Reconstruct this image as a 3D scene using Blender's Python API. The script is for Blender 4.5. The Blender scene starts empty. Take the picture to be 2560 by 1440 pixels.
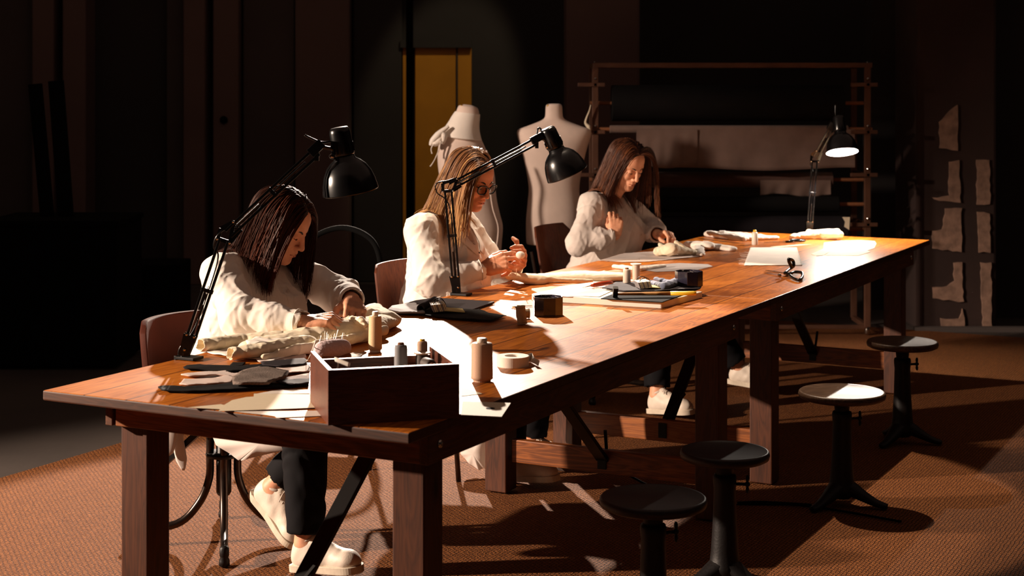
import bpy, math, random
import numpy as np
import openvdb as vdb
from mathutils import Vector, Matrix
random.seed(7); np.random.seed(7)
SC = bpy.context.scene; COL = SC.collection
PI = math.pi
# ---------------------------------------------------------------- frame of the place (metres, camera stands at x=0, y=0)
CAMZ = 1.58; FPX = 4000.0; HORY = 215.0
TZ = 0.76                                   # height of the table tops
U2 = Vector((0.4616, 0.8871)); F2 = Vector((0.8871, -0.4616))   # along the tables / across them, towards the stools
TW = 1.153; TL = 2.673
B2 = Vector((-0.242, 3.779)); A2 = B2 - F2 * TW
def T(u, s, z=TZ):
    p = A2 + U2 * u + F2 * s
    return Vector((p.x, p.y, z))
def P(px, py, z=TZ):                        # where the sight line through a photo point meets height z
    d = (CAMZ - z) * FPX / (py - HORY)
    return Vector(((px - 1280) / FPX * d, d, z))
def D(px, py, d):
    return Vector(((px - 1280) / FPX * d, d, CAMZ - (py - HORY) / FPX * d))
ROT_T = math.atan2(U2.y, U2.x)
ROT_P = ROT_T - PI / 2
# ---------------------------------------------------------------- tagging
def tag(o, label=None, cat=None, group=None, kind=None):
    if label: o['label'] = label
    if cat: o['category'] = cat
    if group: o['group'] = group
    if kind: o['kind'] = kind
    return o
def thing(name, label, cat, loc=(0, 0, 0), rz=0.0, group=None):
    o = bpy.data.objects.new(name, None); COL.objects.link(o)
    o.empty_display_size = 0.05
    o.location = loc; o.rotation_euler = (0, 0, rz)
    return tag(o, label, cat, group)
def copy_tree(o, parent=None):
    c = o.copy(); COL.objects.link(c)
    if parent: c.parent = parent
    for ch in [x for x in bpy.data.objects if x.parent == o]:
        copy_tree(ch, c)
    return c
def wmat(o):                                # world matrix without a depsgraph update
    m = o.matrix_basis.copy() if False else Matrix.LocRotScale(o.location, o.rotation_euler, o.scale)
    while o.parent:
        o = o.parent
        m = Matrix.LocRotScale(o.location, o.rotation_euler, o.scale) @ m
    return m
# ---------------------------------------------------------------- mesh building
def link_mesh(name, V, Fc, mat, parent=None, smooth=False, world=True, origin=None, bevel=0, seg=2, subs=0, ang=None):
    """V in world coordinates (world=True) or in the parent's own frame"""
    V = np.asarray(V, dtype=np.float64).reshape(-1, 3)
    loc = Vector((0, 0, 0))
    if parent is not None:
        if world:
            M = np.array(wmat(parent).inverted())
            V = V @ M[:3, :3].T + M[:3, 3]
    else:
        if origin is None:
            lo = V.min(0); hi = V.max(0)
            origin = ((lo[0] + hi[0]) / 2, (lo[1] + hi[1]) / 2, lo[2])
        loc = Vector(origin); V = V - np.array(origin)
    me = bpy.data.meshes.new(name)
    if isinstance(Fc, np.ndarray):
        n, k = Fc.shape
        me.vertices.add(len(V)); me.vertices.foreach_set('co', V.astype(np.float32).ravel())
        me.loops.add(n * k); me.loops.foreach_set('vertex_index', Fc.astype(np.int32).ravel())
        me.polygons.add(n)
        me.polygons.foreach_set('loop_start', np.arange(0, n * k, k, dtype=np.int32))
        me.polygons.foreach_set('loop_total', np.full(n, k, dtype=np.int32))
        me.update(calc_edges=True)
    else:
        me.from_pydata([tuple(v) for v in V], [], Fc)
    if smooth:
        me.polygons.foreach_set('use_smooth', np.ones(len(me.polygons), dtype=bool))
    me.validate(); me.update()
    if isinstance(mat, (list, tuple)):
        for m in mat: me.materials.append(m)
    elif mat: me.materials.append(mat)
    o = bpy.data.objects.new(name, me); COL.objects.link(o)
    o.location = loc
    if parent is not None: o.parent = parent
    if bevel:
        b = o.modifiers.new('bevel', 'BEVEL'); b.width = bevel; b.segments = seg; b.limit_method = 'ANGLE'; b.angle_limit = 0.6
        b.harden_normals = False
    if subs:
        s = o.modifiers.new('subd', 'SUBSURF'); s.levels = subs; s.render_levels = subs
    return o
class MB:
    def __init__(s): s.v = []; s.f = []
    def add(s, V, Fc):
        n = len(s.v); s.v += [tuple(x) for x in V]; s.f += [tuple(i + n for i in f) for f in Fc]; return s
    def box(s, c, size, M=None):
        cx, cy, cz = c; a, b, d = (q / 2 for q in size)
        V = [Vector((x * a, y * b, z * d)) for z in (-1, 1) for y in (-1, 1) for x in (-1, 1)]
        if M is not None: V = [M @ v for v in V]
        V = [v + Vector(c) for v in V]
        return s.add(V, [(0, 2, 3, 1), (4, 5, 7, 6), (0, 1, 5, 4), (2, 6, 7, 3), (0, 4, 6, 2), (1, 3, 7, 5)])
    def bar(s, p, q, w, h, up=(0, 0, 1)):
        p = Vector(p); q = Vector(q); d = (q - p); L = d.length; x = d.normalized()
        up = Vector(up); y = up.cross(x)
        if y.length < 1e-4: y = Vector((0, 1, 0)).cross(x)
        y.normalize(); z = x.cross(y)
        M = Matrix((x, y, z)).transposed()
        return s.box((p + q) / 2, (L, w, h), M)
    def lathe(s, prof, n=32, M=None, loc=(0, 0, 0), cap=True):
        V = []; Fc = []
        for r, z in prof:
            for i in range(n):
                a = 2 * PI * i / n; V.append(Vector((r * math.cos(a), r * math.sin(a), z)))
        m = len(prof)
        for j in range(m - 1):
            for i in range(n):
                k = (i + 1) % n; Fc.append((j * n + i, j * n + k, (j + 1) * n + k, (j + 1) * n + i))
        if cap:
            Fc.append(tuple(range(n - 1, -1, -1))); Fc.append(tuple((m - 1) * n + i for i in range(n)))
        if M is not None: V = [M @ v for v in V]
        V = [v + Vector(loc) for v in V]
        return s.add(V, Fc)
    def tube(s, pts, r, n=8, cap=True, flat=1.0):
        pts = [Vector(p) for p in pts]; rs = r if isinstance(r, (list, tuple)) else [r] * len(pts)
        V = []; Fc = []; prev = None
        for i, p in enumerate(pts):
            t = (pts[min(i + 1, len(pts) - 1)] - pts[max(i - 1, 0)])
            if t.length < 1e-9: t = Vector((0, 0, 1))
            t.normalize()
            if prev is None:
                a = Vector((0, 0, 1)) if abs(t.z) < 0.9 else Vector((1, 0, 0))
                x = a.cross(t).normalized()
            else:
                x = (prev - t * prev.dot(t));
                x = x.normalized() if x.length > 1e-6 else Vector((1, 0, 0))
            prev = x; y = t.cross(x)
            for k in range(n):
                a = 2 * PI * k / n; V.append(p + (x * math.cos(a) + y * math.sin(a) * flat) * rs[i])
        for j in range(len(pts) - 1):
            for k in range(n):
                l = (k + 1) % n; Fc.append((j * n + k, j * n + l, (j + 1) * n + l, (j + 1) * n + k))
        if cap:
            Fc.append(tuple(range(n - 1, -1, -1))); Fc.append(tuple((len(pts) - 1) * n + i for i in range(n)))
        return s.add(V, Fc)
    def prism(s, poly, z0, z1):
        n = len(poly)
        V = [(x, y, z0) for x, y in poly] + [(x, y, z1) for x, y in poly]
        a = sum(poly[i][0] * poly[(i + 1) % n][1] - poly[(i + 1) % n][0] * poly[i][1] for i in range(n))
        Fc = [tuple(range(n - 1, -1, -1)), tuple(range(n, 2 * n))] + [(i, (i + 1) % n, n + (i + 1) % n, n + i) for i in range(n)]
        if a < 0: Fc = [tuple(reversed(f)) for f in Fc]
        return s.add(V, Fc)
    def ball(s, c, r, n=12, sc=(1, 1, 1)):
        m = n // 2; prof = []
        for j in range(m + 1):
            a = -PI / 2 + PI * j / m; prof.append((max(r * math.cos(a), 1e-5), r * math.sin(a)))
        return s.lathe(prof, n, Matrix.Diagonal(sc), c)
    def build(s, name, mat, parent=None, **k):
        return link_mesh(name, s.v, s.f, mat, parent, **k)
def smoothpath(pts, n=8):                   # Catmull-Rom
    pts = [Vector(p) for p in pts]; out = []
    for i in range(len(pts) - 1):
        p0 = pts[max(i - 1, 0)]; p1 = pts[i]; p2 = pts[i + 1]; p3 = pts[min(i + 2, len(pts) - 1)]
        for k in range(n):
            t = k / n
            out.append(0.5 * ((2 * p1) + (p2 - p0) * t + (2 * p0 - 5 * p1 + 4 * p2 - p3) * t * t + (3 * p1 - p0 - 3 * p2 + p3) * t ** 3))
    out.append(pts[-1]); return out
def axis_matrix(a):                          # rotation that carries +z onto a
    return Vector((0, 0, 1)).rotation_difference(Vector(a).normalized()).to_matrix()
# ---------------------------------------------------------------- materials
def srgb(r, g, b):
    f = lambda c: (c / 255 / 12.92) if c / 255 <= 0.04045 else ((c / 255 + 0.055) / 1.055) ** 2.4
    return (f(r), f(g), f(b), 1)
def newmat(name):
    m = bpy.data.materials.new(name); m.use_nodes = True
    nt = m.node_tree; b = nt.nodes['Principled BSDF']; return m, nt, b
def node(nt, t, **k):
    n = nt.nodes.new(t)
    for a, v in k.items():
        if a in ('op', 'operation'): n.operation = v
        elif hasattr(n, a) and not a.startswith('i_'): setattr(n, a, v)
    return n
def plain(name, col, rough=0.6, metal=0.0, var=0.0, scale=30, bump=0.0, bscale=200, sheen=0, spec=0.5, sub=0, coat=0, stretch=None):
    m, nt, b = newmat(name)
    b.inputs['Base Color'].default_value = col; b.inputs['Roughness'].default_value = rough
    b.inputs['Metallic'].default_value = metal; b.inputs['Specular IOR Level'].default_value = spec
    if sheen: b.inputs['Sheen Weight'].default_value = sheen
    if coat: b.inputs['Coat Weight'].default_value = coat
    if sub:
        b.inputs['Subsurface Weight'].default_value = sub; b.inputs['Subsurface Radius'].default_value = (1, 0.35, 0.2)
        b.inputs['Subsurface Scale'].default_value = 0.006
    tc = nt.nodes.new('ShaderNodeTexCoord'); src = tc.outputs['Object']
    if stretch:
        mp = nt.nodes.new('ShaderNodeMapping'); mp.inputs['Scale'].default_value = stretch
        nt.links.new(src, mp.inputs[0]); src = mp.outputs[0]
    if var:
        n = nt.nodes.new('ShaderNodeTexNoise'); n.inputs['Scale'].default_value = scale; n.inputs['Detail'].default_value = 5
        nt.links.new(src, n.inputs['Vector'])
        r = nt.nodes.new('ShaderNodeValToRGB')
        r.color_ramp.elements[0].position = 0.3; r.color_ramp.elements[1].position = 0.7
        r.color_ramp.elements[0].color = tuple(c * (1 - var) for c in col[:3]) + (1,)
        r.color_ramp.elements[1].color = tuple(min(1, c * (1 + var * 0.6)) for c in col[:3]) + (1,)
        nt.links.new(n.outputs['Fac'], r.inputs[0]); nt.links.new(r.outputs[0], b.inputs['Base Color'])
    if bump:
        n = nt.nodes.new('ShaderNodeTexNoise'); n.inputs['Scale'].default_value = bscale; n.inputs['Detail'].default_value = 4
        nt.links.new(src, n.inputs['Vector'])
        bp = nt.nodes.new('ShaderNodeBump'); bp.inputs['Strength'].default_value = bump; bp.inputs['Distance'].default_value = 0.002
        nt.links.new(n.outputs['Fac'], bp.inputs['Height']); nt.links.new(bp.outputs[0], b.inputs['Normal'])
    return m
def wood(name, dark, mid, light, axis=0, plank=0.0, rough=0.42, fine=1.0, spec=0.5, gap=0.0025, knots=True):
    """grain runs along the given object axis; planks, if any, lie side by side across y"""
    m, nt, b = newmat(name); L = nt.links.new
    tc = nt.nodes.new('ShaderNodeTexCoord'); sep = nt.nodes.new('ShaderNodeSeparateXYZ'); L(tc.outputs['Object'], sep.inputs[0])
    def math_(op, a, c=None, d=None):
        n = nt.nodes.new('ShaderNodeMath'); n.operation = op
        for i, q in enumerate((a, c, d)):
            if q is None: continue
            if isinstance(q, (int, float)): n.inputs[i].default_value = q
            else: L(q, n.inputs[i])
        return n.outputs[0]
    names = 'XYZ'; along = sep.outputs[names[axis]]
    oth = [sep.outputs[c] for i, c in enumerate(names) if i != axis]
    comb = nt.nodes.new('ShaderNodeCombineXYZ')
    off = 0.0
    if plank:
        idx = math_('FLOOR', math_('DIVIDE', oth[0], plank))
        wn = nt.nodes.new('ShaderNodeTexWhiteNoise'); wn.noise_dimensions = '1D'; L(idx, wn.inputs['W'])
        off = wn.outputs['Value']
    a1 = math_('ADD', math_('MULTIPLY', along, 1.6 * fine), math_('MULTIPLY', off, 7.0) if plank else 0.0)
    L(a1, comb.inputs[0]); L(math_('MULTIPLY', oth[0], 16 * fine), comb.inputs[1]); L(math_('MULTIPLY', oth[1], 16 * fine), comb.inputs[2])
    n1 = nt.nodes.new('ShaderNodeTexNoise'); n1.inputs['Scale'].default_value = 1.0; n1.inputs['Detail'].default_value = 3; n1.inputs['Distortion'].default_value = 1.2
    L(comb.outputs[0], n1.inputs['Vector'])
    rings = math_('FRACT', math_('MULTIPLY', n1.outputs['Fac'], 9.0))
    rings = math_('PINGPONG', rings, 0.5)
    comb2 = nt.nodes.new('ShaderNodeCombineXYZ')
    L(math_('MULTIPLY', along, 12 * fine), comb2.inputs[0]); L(math_('MULTIPLY', oth[0], 260 * fine), comb2.inputs[1]); L(math_('MULTIPLY', oth[1], 260 * fine), comb2.inputs[2])
    n2 = nt.nodes.new('ShaderNodeTexNoise'); n2.inputs['Scale'].default_value = 1.0; n2.inputs['Detail'].default_value = 2; L(comb2.outputs[0], n2.inputs['Vector'])
    n3 = nt.nodes.new('ShaderNodeTexNoise'); n3.inputs['Scale'].default_value = 2.2; n3.inputs['Detail'].default_value = 5; L(tc.outputs['Object'], n3.inputs['Vector'])
    v = math_('ADD', math_('MULTIPLY', rings, 0.5), math_('MULTIPLY', n2.outputs['Fac'], 0.45))
    v = math_('ADD', v, math_('MULTIPLY', math_('SUBTRACT', n3.outputs['Fac'], 0.5), 0.7))
    if plank: v = math_('ADD', v, math_('MULTIPLY', math_('SUBTRACT', off, 0.5), 0.22))
    r = nt.nodes.new('ShaderNodeValToRGB'); e = r.color_ramp.elements
    e[0].position = 0.12; e[0].color = dark; e[1].position = 0.85; e[1].color = light
    k = e.new(0.45); k.color = mid
    L(v, r.inputs[0]); colo = r.outputs[0]
    hgt = v
    if knots:
        vk = nt.nodes.new('ShaderNodeTexVoronoi'); vk.inputs['Scale'].default_value = 3.3
        mp = nt.nodes.new('ShaderNodeMapping'); sc = [1, 1, 1]; sc[axis] = 0.45; mp.inputs['Scale'].default_value = sc
        L(tc.outputs['Object'], mp.inputs[0]); L(mp.outputs[0], vk.inputs['Vector'])
        kf = nt.nodes.new('ShaderNodeValToRGB'); kf.color_ramp.elements[0].position = 0.02; kf.color_ramp.elements[1].position = 0.07
        kf.color_ramp.elements[0].color = (0.22, 0.18, 0.16, 1); kf.color_ramp.elements[1].color = (1, 1, 1, 1)
        L(vk.outputs['Distance'], kf.inputs[0])
        mx = nt.nodes.new('ShaderNodeMix'); mx.data_type = 'RGBA'; mx.blend_type = 'MULTIPLY'; mx.inputs[0].default_value = 1
        L(colo, mx.inputs[6]); L(kf.outputs[0], mx.inputs[7]); colo = mx.outputs[2]
    if plank:
        fr = math_('FRACT', math_('DIVIDE', oth[0], plank))
        g = math_('GREATER_THAN', math_('ABSOLUTE', math_('SUBTRACT', fr, 0.5)), 0.5 - gap / plank)
        mx = nt.nodes.new('ShaderNodeMix'); mx.data_type = 'RGBA'
        L(g, mx.inputs[0]); L(colo, mx.inputs[6]); mx.inputs[7].default_value = tuple(c * 0.25 for c in dark[:3]) + (1,)
        colo = mx.outputs[2]
        hgt = math_('SUBTRACT', math_('MULTIPLY', v, 0.25), g)
    else: hgt = math_('MULTIPLY', v, 0.25)
    L(colo, b.inputs['Base Color'])
    b.inputs['Specular IOR Level'].default_value = spec
    L(math_('ADD', math_('MULTIPLY', n3.outputs['Fac'], 0.22), rough - 0.11), b.inputs['Roughness'])
    bp = nt.nodes.new('ShaderNodeBump'); bp.inputs['Strength'].default_value = 0.45; bp.inputs['Distance'].default_value = 0.0012
    L(hgt, bp.inputs['Height']); L(bp.outputs[0], b.inputs['Normal'])
    return m
def cloth_mat(name, col, weave=900, rough=0.85, var=0.08, sheen=0.15, bump=0.25, trans=0.0):
    m = plain(name, col, rough, var=var, scale=9, bump=bump, bscale=weave, sheen=sheen, spec=0.2)
    return m
def paper_mat(name, col):
    m, nt, b = newmat(name); L = nt.links.new
    b.inputs['Base Color'].default_value = col; b.inputs['Roughness'].default_value = 0.7; b.inputs['Specular IOR Level'].default_value = 0.25
    n = nt.nodes.new('ShaderNodeTexNoise'); n.inputs['Scale'].default_value = 20; n.inputs['Detail'].default_value = 4
    r = nt.nodes.new('ShaderNodeValToRGB'); r.color_ramp.elements[0].color = tuple(c * 0.9 for c in col[:3]) + (1,); r.color_ramp.elements[1].color = col
    L(n.outputs['Fac'], r.inputs[0]); L(r.outputs[0], b.inputs['Base Color'])
    return m
M = {}
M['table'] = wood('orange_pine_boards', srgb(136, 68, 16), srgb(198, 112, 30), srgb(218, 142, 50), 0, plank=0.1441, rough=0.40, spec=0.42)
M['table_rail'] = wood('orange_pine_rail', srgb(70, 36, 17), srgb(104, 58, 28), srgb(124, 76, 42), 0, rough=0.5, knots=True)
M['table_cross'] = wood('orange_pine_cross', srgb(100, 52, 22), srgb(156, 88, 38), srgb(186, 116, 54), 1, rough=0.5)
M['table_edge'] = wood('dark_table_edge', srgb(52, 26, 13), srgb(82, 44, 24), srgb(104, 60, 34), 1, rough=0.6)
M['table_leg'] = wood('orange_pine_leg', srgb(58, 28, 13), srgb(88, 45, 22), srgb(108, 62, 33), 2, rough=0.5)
M['boxwood'] = wood('walnut_box', srgb(62, 28, 18), srgb(104, 54, 34), srgb(134, 76, 50), 0, rough=0.4, fine=1.5, knots=False)
M['stoolwood'] = wood('dark_stool_wood', srgb(52, 34, 24), srgb(96, 72, 54), srgb(130, 104, 82), 0, rough=0.42, fine=1.3, knots=False, spec=.45)
M['stoolwood_black'] = wood('blackened_stool_wood', srgb(22, 13, 11), srgb(44, 28, 24), srgb(62, 42, 34), 0, rough=0.45, fine=1.3, knots=False)
M['chairwood'] = wood('reddish_ply', srgb(58, 26, 14), srgb(92, 46, 26), srgb(116, 64, 38), 2, rough=0.62, fine=1.2, knots=False, spec=0.25)
M['leather'] = plain('brown_leather', srgb(64, 25, 13), 0.75, spec=0.12, var=0.25, scale=8, bump=0.25, bscale=350)
M['castiron'] = plain('black_cast_iron', srgb(22, 18, 18), 0.5, 0.3, var=0.3, scale=20, bump=0.3, bscale=120)
M['blackmetal'] = plain('black_enamel', srgb(8, 7, 8), 0.27, 0.0, var=0.15, scale=10, spec=0.45, coat=0.12)
M['blacksteel'] = plain('black_painted_steel', srgb(16, 13, 12), 0.45, 0.4, var=0.2, scale=14)
M['tubesteel'] = plain('dark_tube_steel', srgb(74, 62, 56), 0.28, 0.9, var=0.3, scale=25)
M['chrome'] = plain('bright_steel', srgb(200, 192, 184), 0.2, 1.0, var=0.08, scale=12)
M['whiteenamel'] = plain('white_enamel_inside', srgb(240, 238, 232), 0.35, var=0.03, scale=10)
M['wall'] = plain('dark_plaster_wall', srgb(78, 68, 64), 0.9, var=0.22, scale=1.3, bump=0.3, bscale=40)
M['wall_dark'] = plain('black_painted_wall', srgb(50, 46, 45), 0.9, var=0.25, scale=1.2, bump=0.2, bscale=30)
M['panel'] = plain('brown_wall_panel', srgb(104, 82, 76), 0.8, var=0.15, scale=1.1, bump=0.2, bscale=30)
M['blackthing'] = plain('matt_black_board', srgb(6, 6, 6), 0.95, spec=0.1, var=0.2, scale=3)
M['yellow'] = plain('yellow_door_paint', srgb(206, 140, 30), 0.6, var=0.12, scale=4)
M['concrete'] = plain('dark_concrete_floor', srgb(64, 55, 50), 0.8, var=0.3, scale=1.4, bump=0.35, bscale=26)
M['stone'] = plain('rough_grey_stone', srgb(150, 118, 100), 0.95, var=0.4, scale=16, bump=0.9, bscale=70)
M['plaster'] = plain('dark_peeling_plaster', srgb(52, 35, 30), 0.95, var=0.25, scale=3, bump=0.5, bscale=35)
M['dummy'] = cloth_mat('mannequin_linen', srgb(226, 204, 190), weave=700, bump=0.2)
M['muslin'] = cloth_mat('cream_muslin', srgb(244, 228, 198), weave=700)
M['whitecloth'] = cloth_mat('white_cotton', srgb(244, 234, 222), weave=800)
M['coat'] = cloth_mat('white_work_coat_cotton', srgb(240, 230, 220), weave=900, bump=0.18)
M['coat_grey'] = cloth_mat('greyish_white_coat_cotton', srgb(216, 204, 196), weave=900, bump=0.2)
M['trousers'] = cloth_mat('black_trouser_cloth', srgb(11, 9, 13), weave=800, rough=0.85, sheen=0)
M['skin'] = plain('warm_skin', srgb(226, 164, 130), 0.5, var=0.12, scale=40, bump=0.12, bscale=500, sub=0.12, spec=0.4)
M['skin_tan'] = plain('tanned_skin', srgb(218, 148, 110), 0.5, var=0.12, scale=40, bump=0.12, bscale=500, sub=0.12, spec=0.4)
M['lip'] = plain('lip_skin', srgb(160, 78, 62), 0.42, var=0.1, scale=90)
M['brow'] = plain('dark_brow_hair', srgb(40, 24, 17), 0.7, var=0.2, scale=300)
def hair_mat(name, dark, mid, light, rough=.42, spec=.35):
    m, nt, b = newmat(name); L = nt.links.new
    at = nt.nodes.new('ShaderNodeAttribute'); at.attribute_name = 'strand'
    r = nt.nodes.new('ShaderNodeValToRGB'); e = r.color_ramp.elements; e[0].position = .12; e[0].color = dark; e[1].position = .95; e[1].color = light; q = e.new(.5); q.color = mid
    L(at.outputs['Fac'], r.inputs[0]); L(r.outputs[0], b.inputs['Base Color']); b.inputs['Roughness'].default_value = rough; b.inputs['Specular IOR Level'].default_value = spec
    return m
M['hair_dark'] = hair_mat('dark_chestnut_hair', srgb(36, 17, 11), srgb(58, 28, 17), srgb(92, 42, 22), rough=.5, spec=.1)
M['hair_blond'] = hair_mat('streaked_blond_brown_hair', srgb(74, 44, 28), srgb(146, 98, 62), srgb(222, 172, 108))
M['hair_brown'] = hair_mat('long_brown_hair', srgb(44, 24, 16), srgb(84, 46, 28), srgb(146, 88, 52))
M['shoe'] = plain('white_leather_shoe', srgb(222, 208, 192), 0.5, var=0.1, scale=25, bump=0.2, bscale=200)
M['sole'] = plain('pale_rubber_sole', srgb(206, 192, 172), 0.7, var=0.12, scale=40)
M['lace'] = plain('cotton_lace', srgb(214, 200, 186), 0.8, var=0.1, scale=200)
M['glass_frame'] = plain('black_acetate', srgb(12, 10, 10), 0.2, var=0.1, scale=50)
M['paper'] = paper_mat('cream_pattern_card', srgb(238, 222, 192))
M['paper_white'] = paper_mat('white_pattern_paper', srgb(240, 228, 214))
M['paper_yellow'] = paper_mat('pale_yellow_card', srgb(228, 206, 140))
M['blackcloth'] = cloth_mat('black_wool_strip', srgb(17, 14, 15), weave=500, var=0.2, sheen=0)
M['greyfelt'] = plain('speckled_grey_tweed', srgb(120, 104, 94), 0.95, var=0.55, scale=260, bump=0.8, bscale=400)
M['palestrip'] = cloth_mat('pale_grey_pink_cloth', srgb(204, 180, 168), weave=500, var=0.12)
M['darkcloth'] = cloth_mat('charcoal_suiting', srgb(46, 40, 44), weave=700, var=0.15, sheen=0)
M['bluecloth'] = cloth_mat('slate_blue_cloth', srgb(112, 118, 140), weave=600, var=0.2)
M['greycloth'] = cloth_mat('light_grey_cloth', srgb(146, 138, 138), weave=600, var=0.12)
M['tape'] = cloth_mat('white_cotton_tape', srgb(238, 228, 214), weave=900)
M['pincushion'] = plain('pale_pink_felt', srgb(214, 190, 190), 0.95, var=0.12, scale=200, bump=0.7, bscale=420)
M['steel'] = plain('needle_steel', srgb(190, 180, 170), 0.3, 1.0, var=0.1, scale=60)
M['cardboard'] = plain('brown_card_core', srgb(134, 82, 48), 0.8, var=0.1, scale=60)
M['plastic_white'] = plain('white_plastic', srgb(236, 228, 214), 0.35, var=0.03, scale=30)
M['plastic_yellow'] = plain('yellow_plastic', srgb(232, 186, 40), 0.4, var=0.05, scale=30)
M['red'] = plain('orange_red_lacquer', srgb(196, 70, 30), 0.3, var=0.08, scale=30, coat=0.3)
M['hammerwood'] = wood('pale_hammer_handle', srgb(176, 120, 62), srgb(206, 150, 84), srgb(226, 176, 110), 0, rough=0.4, fine=3, knots=False)
M['whiteboard'] = plain('white_cutting_slab', srgb(240, 230, 216), 0.5, var=0.03, scale=8)
M['smoke'] = plain('smoky_dark_plastic', srgb(34, 30, 46), 0.18, var=0.1, scale=20, coat=0.3)
M['gold'] = plain('brass_gold', srgb(206, 160, 70), 0.3, 1.0, var=0.1, scale=60)
M['rackmetal'] = plain('brown_painted_steel', srgb(100, 68, 52), 0.45, 0.35, var=0.2, scale=10)
M['roll_black'] = cloth_mat('black_bolt_fabric', srgb(11, 10, 10), weave=300, var=0.25, sheen=0)
M['roll_grey'] = cloth_mat('taupe_bolt_fabric', srgb(120, 98, 88), weave=300, var=0.15)
M['roll_brown'] = cloth_mat('brown_bolt_fabric', srgb(84, 60, 52), weave=300, var=0.2)
M['roll_navy'] = cloth_mat('midnight_bolt_fabric', srgb(34, 30, 34), weave=300, var=0.2, sheen=0)
def thread_mat(name, col, dirn=900):
    m, nt, b = newmat(name); L = nt.links.new
    tc = nt.nodes.new('ShaderNodeTexCoord'); w = nt.nodes.new('ShaderNodeTexWave'); w.bands_direction = 'Z'
    w.inputs['Scale'].default_value = dirn / 6.0; w.inputs['Distortion'].default_value = 3.0; w.inputs['Detail'].default_value = 2; w.inputs['Detail Scale'].default_value = 1.5
    L(tc.outputs['Object'], w.inputs['Vector'])
    r = nt.nodes.new('ShaderNodeValToRGB'); r.color_ramp.elements[0].color = tuple(c * 0.72 for c in col[:3]) + (1,); r.color_ramp.elements[1].color = col
    L(w.outputs['Fac'], r.inputs[0]); L(r.outputs[0], b.inputs['Base Color'])
    b.inputs['Roughness'].default_value = 0.6
    bp = nt.nodes.new('ShaderNodeBump'); bp.inputs['Strength'].default_value = 0.4; bp.inputs['Distance'].default_value = 0.001
    L(w.outputs['Fac'], bp.inputs['Height']); L(bp.outputs[0], b.inputs['Normal'])
    return m
M['thr_cream'] = thread_mat('cream_thread', srgb(236, 200, 152))
M['thr_beige'] = thread_mat('beige_thread', srgb(204, 164, 134))
M['thr_grey'] = thread_mat('grey_thread', srgb(140, 136, 138))
M['thr_white'] = thread_mat('white_thread', srgb(240, 220, 200))
M['thr_gold'] = thread_mat('pale_gold_thread', srgb(200, 172, 136))
M['thr_dark'] = thread_mat('dark_brown_thread', srgb(80, 66, 58))
def carpet_mat():
    m, nt, b = newmat('woven_sisal_carpet'); L = nt.links.new
    tc = nt.nodes.new('ShaderNodeTexCoord')
    n0 = nt.nodes.new('ShaderNodeTexNoise'); n0.inputs['Scale'].default_value = 35; n0.inputs['Detail'].default_value = 2
    L(tc.outputs['Object'], n0.inputs['Vector'])
    mx0 = nt.nodes.new('ShaderNodeMix'); mx0.data_type = 'VECTOR'; mx0.inputs[0].default_value = 0.011
    L(tc.outputs['Object'], mx0.inputs[4]); L(n0.outputs['Color'], mx0.inputs[5])
    mp = nt.nodes.new('ShaderNodeMapping'); mp.inputs['Scale'].default_value = (1 / 0.020, 1 / 0.0125, 0)
    L(mx0.outputs[1], mp.inputs[0])
    br = nt.nodes.new('ShaderNodeTexBrick'); br.offset = 0.5
    br.inputs['Scale'].default_value = 1.0; br.inputs['Mortar Size'].default_value = 0.16; br.inputs['Mortar Smooth'].default_value = 1.0
    br.inputs['Brick Width'].default_value = 1.0; br.inputs['Row Height'].default_value = 1.0
    br.inputs['Color1'].default_value = (0.75, 0.75, 0.75, 1); br.inputs['Color2'].default_value = (1, 1, 1, 1); br.inputs['Mortar'].default_value = (0, 0, 0, 1)
    L(mp.outputs[0], br.inputs['Vector'])
    n = nt.nodes.new('ShaderNodeTexNoise'); n.inputs['Scale'].default_value = 260; n.inputs['Detail'].default_value = 3
    mp2 = nt.nodes.new('ShaderNodeMapping'); mp2.inputs['Scale'].default_value = (0.4, 1, 1); L(tc.outputs['Object'], mp2.inputs[0]); L(mp2.outputs[0], n.inputs['Vector'])
    r = nt.nodes.new('ShaderNodeValToRGB'); e = r.color_ramp.elements
    e[0].position = 0.0; e[0].color = srgb(30, 17, 10); e[1].position = 1.0; e[1].color = srgb(158, 98, 50)
    k = e.new(0.5); k.color = srgb(104, 60, 30)
    mm = nt.nodes.new('ShaderNodeMath'); mm.operation = 'MULTIPLY_ADD'; mm.inputs[1].default_value = 0.62
    sc = nt.nodes.new('ShaderNodeMath'); sc.operation = 'MULTIPLY_ADD'; sc.inputs[1].default_value = 0.9; sc.inputs[2].default_value = -0.25
    L(n.outputs['Fac'], sc.inputs[0]); L(br.outputs['Color'], mm.inputs[0]); L(sc.outputs[0], mm.inputs[2])
    L(mm.outputs[0], r.inputs[0]); L(r.outputs[0], b.inputs['Base Color'])
    b.inputs['Roughness'].default_value = 0.85; b.inputs['Specular IOR Level'].default_value = 0.2
    bp = nt.nodes.new('ShaderNodeBump'); bp.inputs['Strength'].default_value = 1.0; bp.inputs['Distance'].default_value = 0.008
    L(mm.outputs[0], bp.inputs['Height']); L(bp.outputs[0], b.inputs['Normal'])
    return m
M['carpet'] = carpet_mat()
def emit(name, col, s):
    m, nt, b = newmat(name); b.inputs['Emission Color'].default_value = col; b.inputs['Emission Strength'].default_value = s
    b.inputs['Base Color'].default_value = (1, 1, 1, 1); return m
M['bulb'] = emit('lit_lamp_filament', (1, 0.86, 0.68, 1), 900)
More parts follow.
